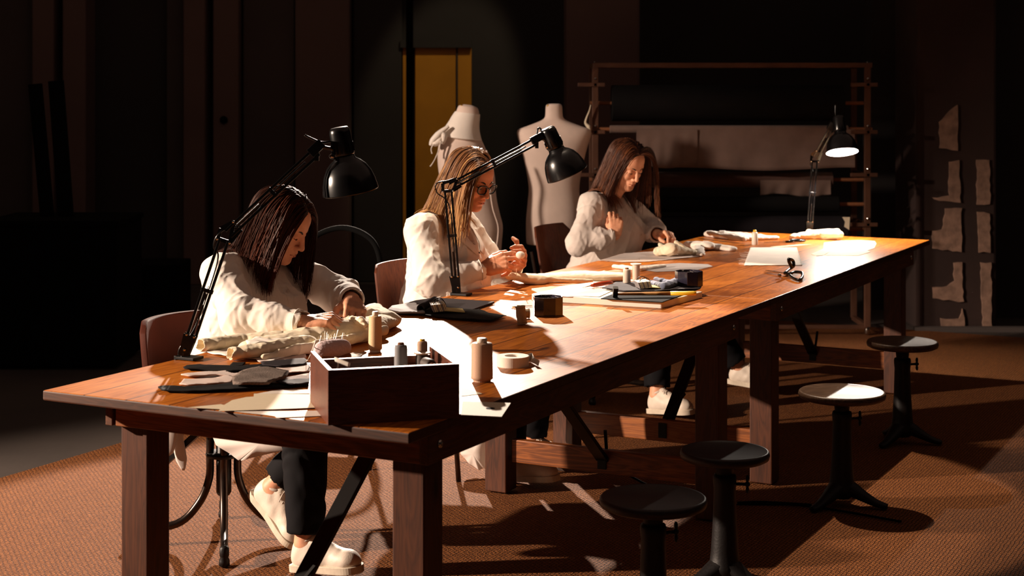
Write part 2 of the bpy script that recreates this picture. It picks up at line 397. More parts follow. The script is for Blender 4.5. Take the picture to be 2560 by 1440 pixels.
def bulbglass():
    m, nt, b = newmat('clear_bulb_glass'); L = nt.links.new
    tr = nt.nodes.new('ShaderNodeBsdfTransparent'); mx = nt.nodes.new('ShaderNodeMixShader'); mx.inputs[0].default_value = 0.08
    b.inputs['Roughness'].default_value = 0.05; L(tr.outputs[0], mx.inputs[1]); L(b.outputs[0], mx.inputs[2]); L(mx.outputs[0], nt.nodes['Material Output'].inputs[0])
    return m
M['bulbglass'] = bulbglass()
# ---------------------------------------------------------------- camera
cam = bpy.data.cameras.new('camera'); camo = bpy.data.objects.new('camera', cam); COL.objects.link(camo); SC.camera = camo
camo.location = (0, 0, CAMZ); camo.rotation_euler = (PI / 2, 0, 0)
cam.sensor_width = 36; cam.lens = FPX / 2560 * 36; cam.shift_y = -(720 - HORY) / 2560
cam.clip_start = 0.1; cam.clip_end = 100
cam.dof.use_dof = True; cam.dof.focus_distance = 5.4; cam.dof.aperture_fstop = 5.0
SC.view_settings.view_transform = 'Standard'; SC.view_settings.look = 'None'; SC.view_settings.gamma = 1
SC.view_settings.use_curve_mapping = False; SC.view_settings.exposure = 0.2
w = bpy.data.worlds.new('dim_hall'); SC.world = w; w.use_nodes = True
w.node_tree.nodes['Background'].inputs[0].default_value = (0.80, 0.50, 0.38, 1); w.node_tree.nodes['Background'].inputs[1].default_value = 0.13
# ---------------------------------------------------------------- the hall
def struct(name, mb, mat, **k):
    o = mb.build(name, mat, **k); o['kind'] = 'structure'; return o
def slab(x0, x1, y0, y1, z0, z1):
    return MB().box(((x0 + x1) / 2, (y0 + y1) / 2, (z0 + z1) / 2), (x1 - x0, y1 - y0, z1 - z0))
struct('floor', slab(-9, 9, -1, 16, -0.1, 0.0), M['concrete'])
cp = thing('carpet', 'big woven orange-brown sisal carpet lying under the work tables and stools', 'carpet', (B2.x, B2.y, 0), ROT_T)
MB().box((1.9, 0.2, 0.004), (10.4, 5.25, 0.008)).build('weave', M['carpet'], cp, world=False)
WY = 12.7
struct('wall_back', slab(-9, 9, WY + 0.3, WY + 0.5, 0, 6), M['wall_dark'])
struct('wall_front', slab(-9, 9, -1.2, -1, 0, 6), M['wall_dark'])
struct('wall_left', slab(-9, -8.8, -1, WY + 0.5, 0, 6), M['wall_dark'])
struct('wall_right', slab(8.8, 9, -1, WY + 0.5, 0, 6), M['wall_dark'])
def xat(px, d): return (px - 1280) / FPX * d
# vertical wall panels between dark recesses, measured from the photo at the wall's distance
k = 1
for a, b_, dep, mt in ((-60, 70, 0.15, 'wall'), (80, 134, 0.30, 'panel'), (156, 214, 0.30, 'panel'), (404, 452, 0.12, 'wall'), (458, 512, 0.30, 'panel'),
                       (530, 594, 0.26, 'panel'), (600, 730, 0.16, 'wall'), (735, 872, 0.24, 'panel'), (878, 1000, 0.12, 'wall_dark')):
    struct('trim_%d' % k, slab(xat(a, WY), xat(b_, WY), WY + 0.3 - dep, WY + 0.3, 0, 6), M[mt], bevel=0.01); k += 1
struct('trim_%d' % k, slab(xat(1415, 11.6), xat(1600, 11.6), 11.6, 12.1, 0, 6), M['panel'], bevel=0.02); k += 1
# yellow door in the back wall
dr = bpy.data.objects.new('door_1', None); COL.objects.link(dr); dr['kind'] = 'structure'
dx0, dx1 = xat(1034, WY), xat(1177, WY); dz = CAMZ - (118 - HORY) / FPX * WY
dr.location = ((dx0 + dx1) / 2, WY + 0.24, 0)
slab(dx0, dx1, WY + 0.2, WY + 0.25, 0.02, dz).build('door_leaf', M['yellow'], dr, bevel=0.004)
slab(dx0 + 0.33, dx0 + 0.345, WY + 0.19, WY + 0.2, 0.02, dz).build('door_seam', M['wall_dark'], dr)
MB().tube([(dx1 - 0.06, WY + 0.2, 1.0), (dx1 - 0.06, WY + 0.14, 1.0), (dx1 - 0.17, WY + 0.14, 1.0)], 0.01).build('door_handle', M['blacksteel'], dr)
struct('trim_%d' % k, slab(xat(1003, WY), xat(1016, WY), WY + 0.2, WY + 0.29, 0, dz), M['yellow']); k += 1
struct('trim_%d' % k, slab(xat(1003, WY) - 0.02, dx1, WY + 0.16, WY + 0.3, dz, dz + 0.06), M['wall_dark']); k += 1
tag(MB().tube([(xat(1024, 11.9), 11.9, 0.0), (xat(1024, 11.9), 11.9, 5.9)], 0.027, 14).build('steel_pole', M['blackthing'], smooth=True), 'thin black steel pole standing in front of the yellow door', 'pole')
tag(MB().lathe([(0.001, 0), (0.03, 0.004), (0.032, 0.012), (0.02, 0.02), (0.001, 0.022)], 20, axis_matrix((0, -1, 0)), (xat(556, WY - 0.03), WY + 0.04, CAMZ - (300 - HORY) / FPX * WY)).build('wall_knob', M['blackthing']), 'small dark oval knob on the brown wall panel at left', 'knob')
# the rough plastered pillar at right
pl = bpy.data.objects.new('wall_pillar', None); COL.objects.link(pl); pl['kind'] = 'structure'
PD = 10.35; pl.location = (xat(2395, PD), PD + 0.3, 0)
slab(xat(2292, PD), xat(2492, PD), PD, PD + 0.6, 0, 6).build('pillar_body', M['plaster'], pl, bevel=0.02)
def patch(pts, name='stone_patch', y=PD):
    poly = [(xat(x, y), CAMZ - (yy - HORY) / FPX * y) for x, yy in pts]
    dens = []
    rr = random.Random(len(pts) + int(pts[0][0]))
    for i in range(len(poly)):
        a, b = Vector(poly[i]), Vector(poly[(i + 1) % len(poly)]); n = max(2, int((b - a).length / 0.03))
        for q in range(n): dens.append(a.lerp(b, q / n) + Vector((rr.uniform(-1, 1), rr.uniform(-1, 1))) * 0.005)
    m = MB(); m.prism([(p.x, p.y) for p in dens], 0, 0.02)
    V = [(v[0], y - v[2] + 0.004, v[1]) for v in m.v]
    return link_mesh(name, V, m.f, M['stone'], pl)
for pts in ([(2347, 305), (2392, 262), (2394, 375), (2348, 372)], [(2370, 405), (2396, 402), (2400, 505), (2334, 500), (2330, 494), (2372, 490)],
            [(2362, 520), (2402, 520), (2404, 628), (2330, 622), (2330, 578), (2354, 574)],
            [(2384, 656), (2404, 655), (2407, 755), (2330, 745), (2330, 716), (2366, 716), (2384, 700)],
            [(2406, 770), (2411, 831), (2352, 829), (2352, 796), (2396, 796)],
            [(2440, 400), (2472, 398), (2474, 512), (2442, 510)], [(2442, 530), (2474, 532), (2474, 630), (2446, 630)],
            [(2450, 656), (2476, 656), (2478, 832), (2458, 832), (2454, 780)]):
    patch(pts)
struct('trim_%d' % k, slab(xat(2492, 10.6), xat(2640, 10.6), 10.9, 11.1, 0, 6), M['wall_dark']); k += 1
struct('trim_%d' % k, slab(xat(2180, 11.3), xat(2286, 11.3), 11.3, 11.6, 0, 6), M['wall_dark']); k += 1
struct('baseboard_right', slab(xat(2286, 10.3), xat(2700, 10.3), 10.27, 10.33, 0, 0.03), M['wall'])
# ---------------------------------------------------------------- work tables (local x runs along the table, y from the stool side to the women's side)
def make_table(u0, label):
    p = B2 + U2 * u0
    t = thing('work_table', label, 'table', (p.x, p.y, 0), ROT_T, None)
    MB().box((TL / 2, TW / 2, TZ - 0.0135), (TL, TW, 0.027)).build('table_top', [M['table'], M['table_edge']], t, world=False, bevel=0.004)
    for p_ in t.children[0].data.polygons if t.children else []: pass
    tt = [o for o in bpy.data.objects if o.parent == t][0]
    for p_ in tt.data.polygons:
        if abs(p_.normal.x) > .9: p_.material_index = 1
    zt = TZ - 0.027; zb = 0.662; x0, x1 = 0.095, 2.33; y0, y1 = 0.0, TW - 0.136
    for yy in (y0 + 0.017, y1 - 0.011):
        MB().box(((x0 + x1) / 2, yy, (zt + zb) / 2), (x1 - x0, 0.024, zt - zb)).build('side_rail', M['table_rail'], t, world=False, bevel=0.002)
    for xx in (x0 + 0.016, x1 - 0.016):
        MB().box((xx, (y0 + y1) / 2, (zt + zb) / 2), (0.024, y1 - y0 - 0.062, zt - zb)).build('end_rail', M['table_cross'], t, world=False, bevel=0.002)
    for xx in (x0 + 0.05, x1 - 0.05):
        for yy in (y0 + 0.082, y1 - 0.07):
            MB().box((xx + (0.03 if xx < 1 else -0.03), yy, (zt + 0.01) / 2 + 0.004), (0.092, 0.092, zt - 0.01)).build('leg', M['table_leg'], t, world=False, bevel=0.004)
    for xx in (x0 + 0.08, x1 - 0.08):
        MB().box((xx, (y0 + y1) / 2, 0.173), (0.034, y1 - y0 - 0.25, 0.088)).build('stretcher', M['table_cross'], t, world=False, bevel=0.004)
    ym = (y0 + y1) / 2
    for xa, xb in ((x0 + 0.08, 0.86), (x1 - 0.08, 1.55)):
        b = MB().bar((xa, ym, 0.19), (xb, ym, zt - 0.01), 0.044, 0.012, up=(0, 1, 0)) if False else MB().bar((xa, ym, 0.17), (xb, ym, zt - 0.004), 0.05, 0.016)
        b.build('brace', M['blacksteel'], t, world=False, bevel=0.002)
        m = MB(); m.box((xa, ym, 0.175), (0.046, 0.034, 0.06)); m.bar((xa, ym - 0.01, 0.22), (xa + (0.1 if xa < 1 else -0.1), ym - 0.05, 0.31), 0.012, 0.006)
        m.build('brace_bracket', M['blacksteel'], t, world=False)
    for xx in (x0 + 0.055, x1 - 0.06):
        m = MB(); Mx = axis_matrix((0, -1, 0))
        m.lathe([(0.011, 0), (0.011, 0.003), (0.008, 0.006), (0.0035, 0.0075)], 14, Mx, (xx, y0 + 0.005, 0.705))
        m.build('bolt', M['chrome'], t, world=False, smooth=True)
    return t
table1 = make_table(0.0, 'orange-brown pine work table nearest the camera, with the dark drawer box at its corner')
table2 = make_table(TL + 0.002, 'orange-brown pine work table butted behind the near one, with a lamp on its far end')
# ---------------------------------------------------------------- architect lamps
def arm_rods(a, b, parent, name, gap=0.022, r=0.0042, n=2):
    a = Vector(a); b = Vector(b); d = (b - a).normalized()
    side = Vector((0, 1, 0)).cross(d).normalized()
    m = MB()
    for s in (-1, 1):
        off = side * gap * s * 0.5
        m.bar(a + off, b + off, 0.0085, 0.0085, up=(0, 1, 0))
    mid = a.lerp(b, 0.5)
    m.bar(mid - side * gap * 0.75, mid + side * gap * 0.75, 0.012, 0.006, up=(0, 1, 0))
    m.build(name, M['blackmetal'], parent, bevel=0.001)
def spring(a, b, parent, turns=34, r=0.0046):
    a = Vector(a); b = Vector(b); d = (b - a); L = d.length; t = d.normalized()
    x = Vector((0, 1, 0)).cross(t).normalized(); y = t.cross(x); pts = []
    n = turns * 6
    for i in range(n + 1):
        f = i / n; ang = 2 * PI * turns * f
        pts.append(a + t * L * (0.1 + 0.55 * f) + (x * math.cos(ang) + y * math.sin(ang)) * r)
    MB().tube([a] + pts + [b], 0.0011, 4).build('spring', M['blackmetal'], parent)
def desk_lamp(label, base, elbow, joint, capc, axis, power, cols, hook=None, mouth_r=0.086, clamp_dir=None, flood=0.05, beam=62, bdep=0.072):
    base, elbow, joint, capc = [Vector(q) for q in (base, elbow, joint, capc)]
    t = thing('desk_lamp', label, 'lamp', base, 0)
    F3 = Vector((F2.x, F2.y, 0)) if clamp_dir is None else Vector(clamp_dir)
    sd = F3.cross(Vector((0, 0, 1)))
    # clamp on the table edge
    m = MB(); m.bar(base - F3 * 0.012 + Vector((0, 0, 0.006)), base + F3 * 0.055 + Vector((0, 0, 0.006)), 0.05, 0.008)
    m.bar(base - F3 * 0.014 + Vector((0, 0, 0.012)), base - F3 * 0.014 - Vector((0, 0, 0.085)), 0.05, 0.007, up=F3)
    m.bar(base - F3 * 0.014 - Vector((0, 0, 0.08)), base + F3 * 0.045 - Vector((0, 0, 0.08)), 0.05, 0.008)
    m.build('clamp', M['blacksteel'], t, bevel=0.001)
    q = base + F3 * 0.03
    m = MB(); m.tube([q - Vector((0, 0, 0.125)), q - Vector((0, 0, 0.03))], 0.005, 10); m.lathe([(0.006, 0), (0.018, 0.002), (0.018, 0.006), (0.006, 0.008)], 16, None, q - Vector((0, 0, 0.036)))
    m.bar(q - Vector((0, 0, 0.125)) - F3 * 0.02, q - Vector((0, 0, 0.125)) + F3 * 0.02, 0.006, 0.006)
    m.build('clamp_screw', M['blacksteel'], t)
    # foot bracket that widens upwards, then two rods
    d1 = (elbow - base).normalized(); s1 = Vector((0, 1, 0)).cross(d1).normalized()
    pb = base + Vector((0, 0, 0.01)); top = base + d1 * 0.075
    m = MB()
    for yy in (-0.012, 0.012):
        o = Vector((0, yy, 0)); w0, w1 = 0.015, 0.024
        V = [pb - s1 * w0 + o, pb + s1 * w0 + o, top + s1 * w1 * 0.7 + o, top - s1 * w1 + o]
        V2 = [v + Vector((0, 0.0025, 0)) for v in V]
        m.add(V + V2, [(0, 1, 2, 3), (7, 6, 5, 4), (0, 4, 5, 1), (1, 5, 6, 2), (2, 6, 7, 3), (3, 7, 4, 0)])
    m.lathe([(0.012, 0), (0.012, 0.02)], 16, None, base + Vector((0, 0, 0.0)))
    m.build('foot_bracket', M['blackmetal'], t)
    for pz in (top - s1 * 0.014, pb + Vector((0, 0, 0.022)) + s1 * 0.005, top + s1 * 0.01):
        MB().lathe([(0.0045, 0), (0.004, 0.003), (0.001, 0.004)], 10, axis_matrix((0, -1, 0)), pz + Vector((0, -0.0135, 0))).build('rivet', M['chrome'], t)
    arm_rods(base + d1 * 0.055, elbow - d1 * 0.01, t, 'lower_arm', 0.026)
    spring(base + d1 * 0.06, base + d1 * 0.23, t)
    # elbow plate
    d2 = (joint - elbow).normalized(); s2 = Vector((0, 1, 0)).cross(d2).normalized()
    tri = [elbow - d1 * 0.012 - s1 * 0.02, elbow - d1 * 0.012 + s1 * 0.02, elbow + d2 * 0.05 + s2 * -0.016, elbow + d2 * 0.05 + s2 * 0.016, elbow + d1 * 0.02 - s1 * 0.02]
    m = MB()
    for i, j in ((0, 1), (1, 2), (2, 4), (4, 0), (1, 3)):
        m.bar(tri[i], tri[j], 0.012, 0.004, up=(0, 1, 0))
    m.build('elbow_plate', M['blackmetal'], t)
    for pz in tri[:2] + tri[2:3]: MB().lathe([(0.0042, 0), (0.004, 0.003), (0.001, 0.004)], 10, axis_matrix((0, -1, 0)), pz + Vector((0, -0.008, 0))).build('rivet', M['chrome'], t)
    arm_rods(elbow + d2 * 0.012, joint, t, 'upper_arm', 0.024)
    spring(elbow + d2 * 0.03, elbow + d2 * 0.2, t)
    # cable loops round the elbow and along the arms
    e = elbow
    cab = smoothpath([base + Vector((0, 0.012, -0.06)), base - F3 * 0.022 + Vector((0, 0.01, 0.02)), base + d1 * 0.1 + Vector((0, 0.01, 0)), e - d1 * 0.08 + Vector((0, 0.012, 0)),
                      e - d2 * 0.05 + Vector((0, 0.012, 0.005)), e - d2 * 0.045 + d1 * 0.04, e + d2 * 0.0 + Vector((0, 0.01, 0.045)) + s2 * 0.02, e + d2 * 0.07 + Vector((0, 0.012, 0.0)) + s2 * 0.012,
                      e + d2 * 0.2 + Vector((0, 0.012, 0)), joint - d2 * 0.05 + Vector((0, 0.012, 0))], 8)
    MB().tube(cab, 0.0028, 6).build('cable', M['blackmetal'], t, smooth=True)
    # head bracket
    ax = Vector(axis).normalized(); Mx = axis_matrix(-ax)
    neck = capc + ax * 0.052
    m = MB(); m.bar(joint - d2 * 0.02 - s2 * 0.008, joint + d2 * 0.03 - s2 * 0.008, 0.03, 0.03, up=(0, 1, 0))
    m.tube([joint + d2 * 0.02, joint + d2 * 0.02 + (neck - joint) * 0.35, neck], 0.006, 8); m.bar(joint + Vector((0, 0, 0.025)), joint - Vector((0, 0, 0.03)), 0.014, 0.012, up=(0, 1, 0))
    m.build('head_bracket', M['blackmetal'], t, bevel=0.001)
    kx = joint + (neck - joint) * 0.45
    m = MB(); m.lathe([(0.003, 0), (0.008, 0.004), (0.008, 0.014), (0.004, 0.017)], 12, axis_matrix((neck - joint)), kx - Vector((0, 0, 0.006)))
    m.build('wing_nut', M['chrome'], t)
    if hook:
        MB().tube(smoothpath([capc + Vector(h) for h in hook], 8), 0.0036, 8).build('handle_cable', M['blackmetal'], t, smooth=True)
    # cap with vents: closed cup; local +z is -axis (up the lamp)
    R = 0.0325
    m = MB(); m.lathe([(0.001, 0.042), (R * 0.8, 0.041), (R * 0.92, 0.036), (R, 0.026), (R * 1.03, -0.01), (R * 1.06, -0.040), (R * 1.0, -0.045), (0.02, -0.047), (0.001, -0.047)], 36, Mx, capc)
    cap = m.build('lamp_cap', M['blackmetal'], t, smooth=True)
    m = MB()
    for i in range(16):
        a = 2 * PI * i / 16; c = Vector((math.cos(a) * (R * 1.045), math.sin(a) * (R * 1.045), -0.022))
        m.bar(capc + Mx @ (c + Vector((0, 0, 0.014))), capc + Mx @ (c + Vector((math.cos(a), math.sin(a), 0)) * 0.0012 - Vector((0, 0, 0.014))), 0.0035, 0.003, up=Mx @ Vector((math.cos(a), math.sin(a), 0.01)))
    m.build('vent_fin', M['blackmetal'], cap)
    # shade
    z0 = -0.045; k = mouth_r
    outer = [(0.022, z0 + 0.004), (0.031, z0), (0.034, z0 - 0.012), (k * 0.56, z0 - 0.022), (k * 0.72, z0 - 0.036), (k * 0.86, z0 - 0.058), (k * 0.95, z0 - 0.084), (k * 1.0, z0 - 0.112), (k * 1.005, z0 - 0.116), (k * 0.985, z0 - 0.116)]
    inner = [(k * 0.975, z0 - 0.112), (k * 0.925, z0 - 0.084), (k * 0.835, z0 - 0.058), (k * 0.695, z0 - 0.037), (k * 0.53, z0 - 0.024), (0.029, z0 - 0.014), (0.02, z0 - 0.004)]
    n = 48; m = MB(); m.lathe(outer + inner, n, Mx, capc, cap=False)
    sh = link_mesh('lamp_shade', m.v, m.f, [M['blackmetal'], M['whiteenamel']], t, smooth=True)
    no = len(outer)
    for i, p in enumerate(sh.data.polygons): p.material_index = 1 if i >= (no - 1) * n else 0
    bc = capc + ax * bdep
    m = MB(); m.lathe([(0.013, 0.035), (0.014, 0.026), (0.013, 0.022)], 16, Mx, bc); m.build('lamp_holder', M['whiteenamel'], t)
    bulb = MB(); bulb.lathe([(0.011, 0.024), (0.012, 0.016), (0.019, 0.004), (0.021, -0.006), (0.019, -0.016), (0.011, -0.024), (0.001, -0.026)], 20, Mx, bc)
    b = bulb.build('light_bulb', M['bulbglass'] if power else M['whiteenamel'], t, smooth=True)
    if power:
        MB().ball(bc + ax * 0.002, 0.004, 10).build('filament', M['bulb'], b, smooth=True)
        l = bpy.data.lights.new('lamp_light', 'POINT'); l.energy = power; l.color = cols; l.shadow_soft_size = 0.006
        lo = bpy.data.objects.new('lamp_light', l); COL.objects.link(lo); lo.location = bc + ax * 0.010
    return t
E1 = D(563, 592, 4.83); J1 = D(792, 378, 4.87)
LAMPC = (1.0, 0.87, 0.75)
desk_lamp('black desk lamp clamped beside the nearest woman, its arm crossing her hair', T(0.567, 0.02), E1, J1, D(853, 352, 4.9), (0.17, 0.09, -0.95), 0, LAMPC,
          hook=[(-0.11, -0.01, 0.018), (-0.1, -0.01, 0.012), (-0.06, -0.01, -0.004), (-0.03, 0, 0.0), (-0.02, 0, 0.012)])
desk_lamp('black desk lamp in the middle, arm crossing the woman with glasses', T(2.225, 0.025), D(1120, 470, 6.3), D(1342, 352, 6.36), D(1378, 344, 6.38), (0.40, 0.10, -0.9), 0, LAMPC,
          hook=[(-0.058, -0.01, -0.03), (-0.055, -0.01, 0.03), (-0.042, -0.01, 0.035), (-0.035, -0.01, 0.0), (-0.012, 0, -0.01)])
desk_lamp('switched-on desk lamp clamped to the far end of the tables, glowing towards the camera', T(5.32, 0.50), D(2037, 398, 8.8), D(2080, 318, 8.72), D(2098, 318, 8.62) + Vector((0, 0, 0.02)), (0.04, -0.30, -0.95), 58, LAMPC, bdep=0.108, clamp_dir=(-U2.x, -U2.y, 0),
          hook=[(-0.02, 0, 0.10), (-0.02, 0, 0.05), (-0.01, 0, 0.03)])
# ---------------------------------------------------------------- round stools
def make_stool(seatr, h, wmat_):
    t = thing('round_stool', 'x', 'stool', (0, 0, 0), 0, 'round pedestal stools along the right side')
    r = seatr; th = 0.03
    MB().lathe([(0.001, h - th), (r * 0.9, h - th), (r * 0.98, h - th * 0.8), (r, h - th * 0.45), (r * 0.985, h - 0.004), (r * 0.955, h), (r * 0.93, h - 0.0015), (0.001, h - 0.003)], 56, cap=False).build('seat', wmat_, t, world=False, smooth=True)
    hb = h - th
    MB().lathe([(0.07, hb), (0.07, hb - 0.005), (0.03, hb - 0.012), (0.026, hb - 0.05), (0.026, hb - 0.09)], 24, cap=False).build('seat_plate', M['castiron'], t, world=False, smooth=True)
    MB().lathe([(0.026, hb - 0.045), (0.034, hb - 0.047), (0.037, hb - 0.055), (0.036, hb - 0.075), (0.034, hb - 0.09), (0.037, h * 0.5), (0.043, 0.12), (0.047, 0.085), (0.052, 0.075), (0.053, 0.065), (0.05, 0.045), (0.03, 0.03)], 28).build('column', M['castiron'], t, world=False, smooth=True)
    for i in range(3):
        a = math.radians(-90 + 60 + 120 * i); c, s_ = math.cos(a), math.sin(a)
        pts = [(0.02, 0.075), (0.05, 0.058), (0.085, 0.04), (0.12, 0.024), (0.15, 0.015), (0.168, 0.013)]
        rs = [0.04, 0.034, 0.026, 0.02, 0.017, 0.0125]
        pp = smoothpath([(x * c, x * s_, z) for x, z in pts], 3); rr = np.interp(np.linspace(0, 1, len(pp)), np.linspace(0, 1, 6), rs)
        m = MB(); m.tube(pp, [float(q) for q in rr], 12, flat=0.75)
        m.v = [(v[0], v[1], max(v[2], 0.001)) for v in m.v]
        m.build('foot', M['castiron'], t, world=False, smooth=True)
    m = MB(); bz = hb - 0.075
    m.tube([(0.03, 0, bz), (0.062, 0, bz)], 0.005, 10)
    m.ball((0.07, 0, bz), 0.009, 12)
    for sg in (-1, 1): m.ball((0.07, 0, bz + sg * 0.017), 0.011, 12, (0.5, 0.7, 1.1))
    m.build('wing_bolt', M['castiron'], t, world=False, smooth=True)
    return t
specs = [((1633, 1249, 4.45), 0.15, M['stoolwood_black'], 'dark round stool at the bottom of the photo, its base cut off by the frame'),
         ((1812, 1132, 5.0), 0.14, M['stoolwood_black'], 'round stool half hidden behind the frontmost one, dark seat with a worn rim'),
         ((2105, 983, 5.99), 0.162, M['stoolwood'], 'round stool standing free, second from the back, lit half-moon on its seat'),
         ((2256, 857, 7.04), 0.155, M['stoolwood'], 'rearmost round stool beside the far table legs')]
for (px, py, d), r, mt, lab in specs:
    hz = CAMZ - (py - HORY) / FPX * d
    t = make_stool(r, hz, mt); p = D(px, py, d)
    t.location = (p.x, p.y, 0.009); t.rotation_euler.z = math.radians({4.45: 20, 5.0: -8, 5.99: 8, 7.04: 14}[d]); t['label'] = lab
# ---------------------------------------------------------------- chairs the women sit on
def bent_board(x, w, z0, z1, th, curve, lean, r=0.03, n=14, tuck=0.0):
    """curved backrest board in a frame: x forward, y across; rises from z0 to z1, corners rounded"""
    m = MB(); V = []; nz = 8
    for side in (0, 1):
        for j in range(nz + 1):
            f = j / nz; z = z0 + (z1 - z0) * f
            ww = w
            e = min(f, 1 - f) * (z1 - z0)
            if e < r: ww = w - 2 * (r - math.sqrt(max(0, r * r - (r - e) ** 2)))
            for i in range(n + 1):
                y = -ww / 2 + ww * i / n
                xx = x + curve * (2 * y / w) ** 2 - lean * f + (th if side else 0)
                V.append((xx, y, z))
    Fc = []; S = (nz + 1) * (n + 1)
    for j in range(nz):
        for i in range(n):
            a = j * (n + 1) + i; b = a + 1; c = a + n + 2; d = a + n + 1
            Fc.append((a, d, c, b)); Fc.append((S + a, S + b, S + c, S + d))
    for j in range(nz):
        a = j * (n + 1); Fc.append((a, S + a, S + a + n + 1, a + n + 1)); a += n; Fc.append((a, a + n + 1, S + a + n + 1, S + a))
    for i in range(n):
        Fc.append((i, i + 1, S + i + 1, S + i)); a = nz * (n + 1) + i; Fc.append((a, S + a, S + a + 1, a + 1))
    return m.add(V, Fc)
def swivel_base(t, zt, rad=0.27, a0=0.0):
    m = MB()
    for i in range(4):
        a = a0 + PI / 2 * i; c, s_ = math.cos(a), math.sin(a)
        m = MB(); pts = smoothpath([(0.045 * c, 0.045 * s_, zt - 0.02), (0.047 * c, 0.047 * s_, zt * 0.72), (0.05 * c, 0.05 * s_, zt * 0.52), (0.085 * c, 0.085 * s_, zt * 0.32), (0.16 * c, 0.16 * s_, zt * 0.16), (rad * c, rad * s_, 0.055)], 6)
        m.tube(pts, 0.0135, 12)
        lg = m.build('leg', M['tubesteel'], t, world=False, smooth=True)
        MB().lathe([(0.012, 0.0), (0.018, 0.004), (0.018, 0.02), (0.013, 0.03), (0.016, 0.036), (0.016, 0.06), (0.009, 0.068)], 14, None, (rad * c, rad * s_, 0.001)).build('glide', M['castiron'], lg, world=False, smooth=True)
    m = MB(); m.lathe([(0.02, 0.16), (0.026, 0.17), (0.026, zt - 0.02)], 18)
    m.lathe([(0.06, zt * 0.70), (0.062, zt * 0.70 + 0.004), (0.062, zt * 0.70 + 0.012), (0.06, zt * 0.70 + 0.014)], 22)
    m.lathe([(0.06, zt - 0.035), (0.066, zt - 0.03), (0.066, zt - 0.01), (0.03, zt)], 22)
    m.build('hub', M['castiron'], t, world=False, smooth=True)
def seat_board(t, mat, zt, th=0.03, w=0.42, d=0.40, bev=0.012):
    MB().prism([(d / 2 * a, w / 2 * b) for a, b in ((1, 0.7), (0.9, 0.95), (0.6, 1), (-0.8, 0.92), (-1, 0.7), (-1, -0.7), (-0.8, -0.92), (0.6, -1), (0.9, -0.95), (1, -0.7))], zt - th, zt).build('seat', mat, t, world=False, bevel=bev, seg=3, smooth=False)
PW = [dict(u=1.20, s=-0.30), dict(u=2.50, s=-0.22), dict(u=4.22, s=-0.30)]
def cpos(i, ds=0.0, du=0.0):
    p = T(PW[i]['u'] + du, PW[i]['s'] + ds, 0); return (p.x, p.y, 0.009)
c1 = thing('swivel_chair', 'swivel chair with rounded brown leather back and curved metal legs, under the nearest woman', 'chair', cpos(0, -0.02), ROT_P)
swivel_base(c1, 0.42, 0.30, math.radians(38)); seat_board(c1, M['leather'], 0.47, 0.05, 0.42, 0.40, 0.02)
bent_board(-0.25, 0.44, 0.50, 0.765, 0.03, 0.09, 0.03, 0.07).build('backrest', M['leather'], c1, world=False, smooth=True, bevel=0.006)
MB().bar((-0.15, 0, 0.43), (-0.235, 0, 0.46), 0.05, 0.01).bar((-0.235, 0, 0.45), (-0.255, 0, 0.62), 0.05, 0.01, up=(1, 0, 0)).build('back_support', M['blacksteel'], c1, world=False)
m = MB(); m.bar((-0.02, -0.10, 0.40), (-0.17, -0.14, 0.26), 0.035, 0.02); m.build('height_lever', M['blacksteel'], c1, world=False)
c2 = thing('wooden_chair', 'reddish wooden chair with metal legs under the woman with glasses', 'chair', cpos(1, 0.0), ROT_P)
seat_board(c2, M['chairwood'], 0.47, 0.014, 0.40, 0.38, 0.004)
bent_board(-0.21, 0.40, 0.60, 0.835, 0.012, 0.05, 0.03, 0.05).build('backrest', M['chairwood'], c2, world=False, smooth=True, bevel=0.002)
for sy in (-1, 1):
    MB().tube(smoothpath([(-0.24, sy * 0.15, 0.66), (-0.22, sy * 0.155, 0.55), (-0.17, sy * 0.16, 0.448), (0.15, sy * 0.16, 0.446)], 5), 0.010, 10).build('back_frame', M['tubesteel'], c2, world=False, smooth=True)
    for sx in (-1, 1):
        MB().tube([(sx * 0.15, sy * 0.155, 0.446), (sx * 0.21, sy * 0.2, 0.0)], 0.0105, 10).build('leg', M['tubesteel'], c2, world=False, smooth=True)
c3 = thing('swivel_chair', 'swivel chair with reddish bent-wood back and metal star base, under the farthest woman', 'chair', cpos(2, 0.02), ROT_P)
swivel_base(c3, 0.42, 0.30, math.radians(20)); seat_board(c3, M['chairwood'], 0.465, 0.014, 0.42, 0.40, 0.004)
bent_board(-0.24, 0.42, 0.47, 0.85, 0.012, 0.05, 0.07, 0.05).build('backrest', M['chairwood'], c3, world=False, smooth=True, bevel=0.002)
m = MB()
for sy in (-1, 1): m.tube([(-0.12, sy * 0.1, 0.45), (-0.26, sy * 0.12, 0.452), (-0.31, sy * 0.13, 0.72)], 0.009, 8)
m.build('back_support', M['tubesteel'], c3, world=False)
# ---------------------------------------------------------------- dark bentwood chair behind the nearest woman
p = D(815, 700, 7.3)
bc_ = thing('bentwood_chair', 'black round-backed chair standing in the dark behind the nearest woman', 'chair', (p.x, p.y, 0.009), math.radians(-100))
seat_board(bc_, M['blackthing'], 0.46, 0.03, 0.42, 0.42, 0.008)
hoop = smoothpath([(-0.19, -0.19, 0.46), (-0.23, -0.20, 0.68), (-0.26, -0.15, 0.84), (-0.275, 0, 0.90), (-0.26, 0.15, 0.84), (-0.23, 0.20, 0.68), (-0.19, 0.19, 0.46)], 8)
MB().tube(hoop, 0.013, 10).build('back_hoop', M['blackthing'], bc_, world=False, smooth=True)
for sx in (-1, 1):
    for sy in (-1, 1): MB().tube([(sx * 0.17, sy * 0.17, 0.44), (sx * 0.2, sy * 0.2, 0.0)], [0.016, 0.011], 10).build('leg', M['blackmetal'], bc_, world=False, smooth=True)
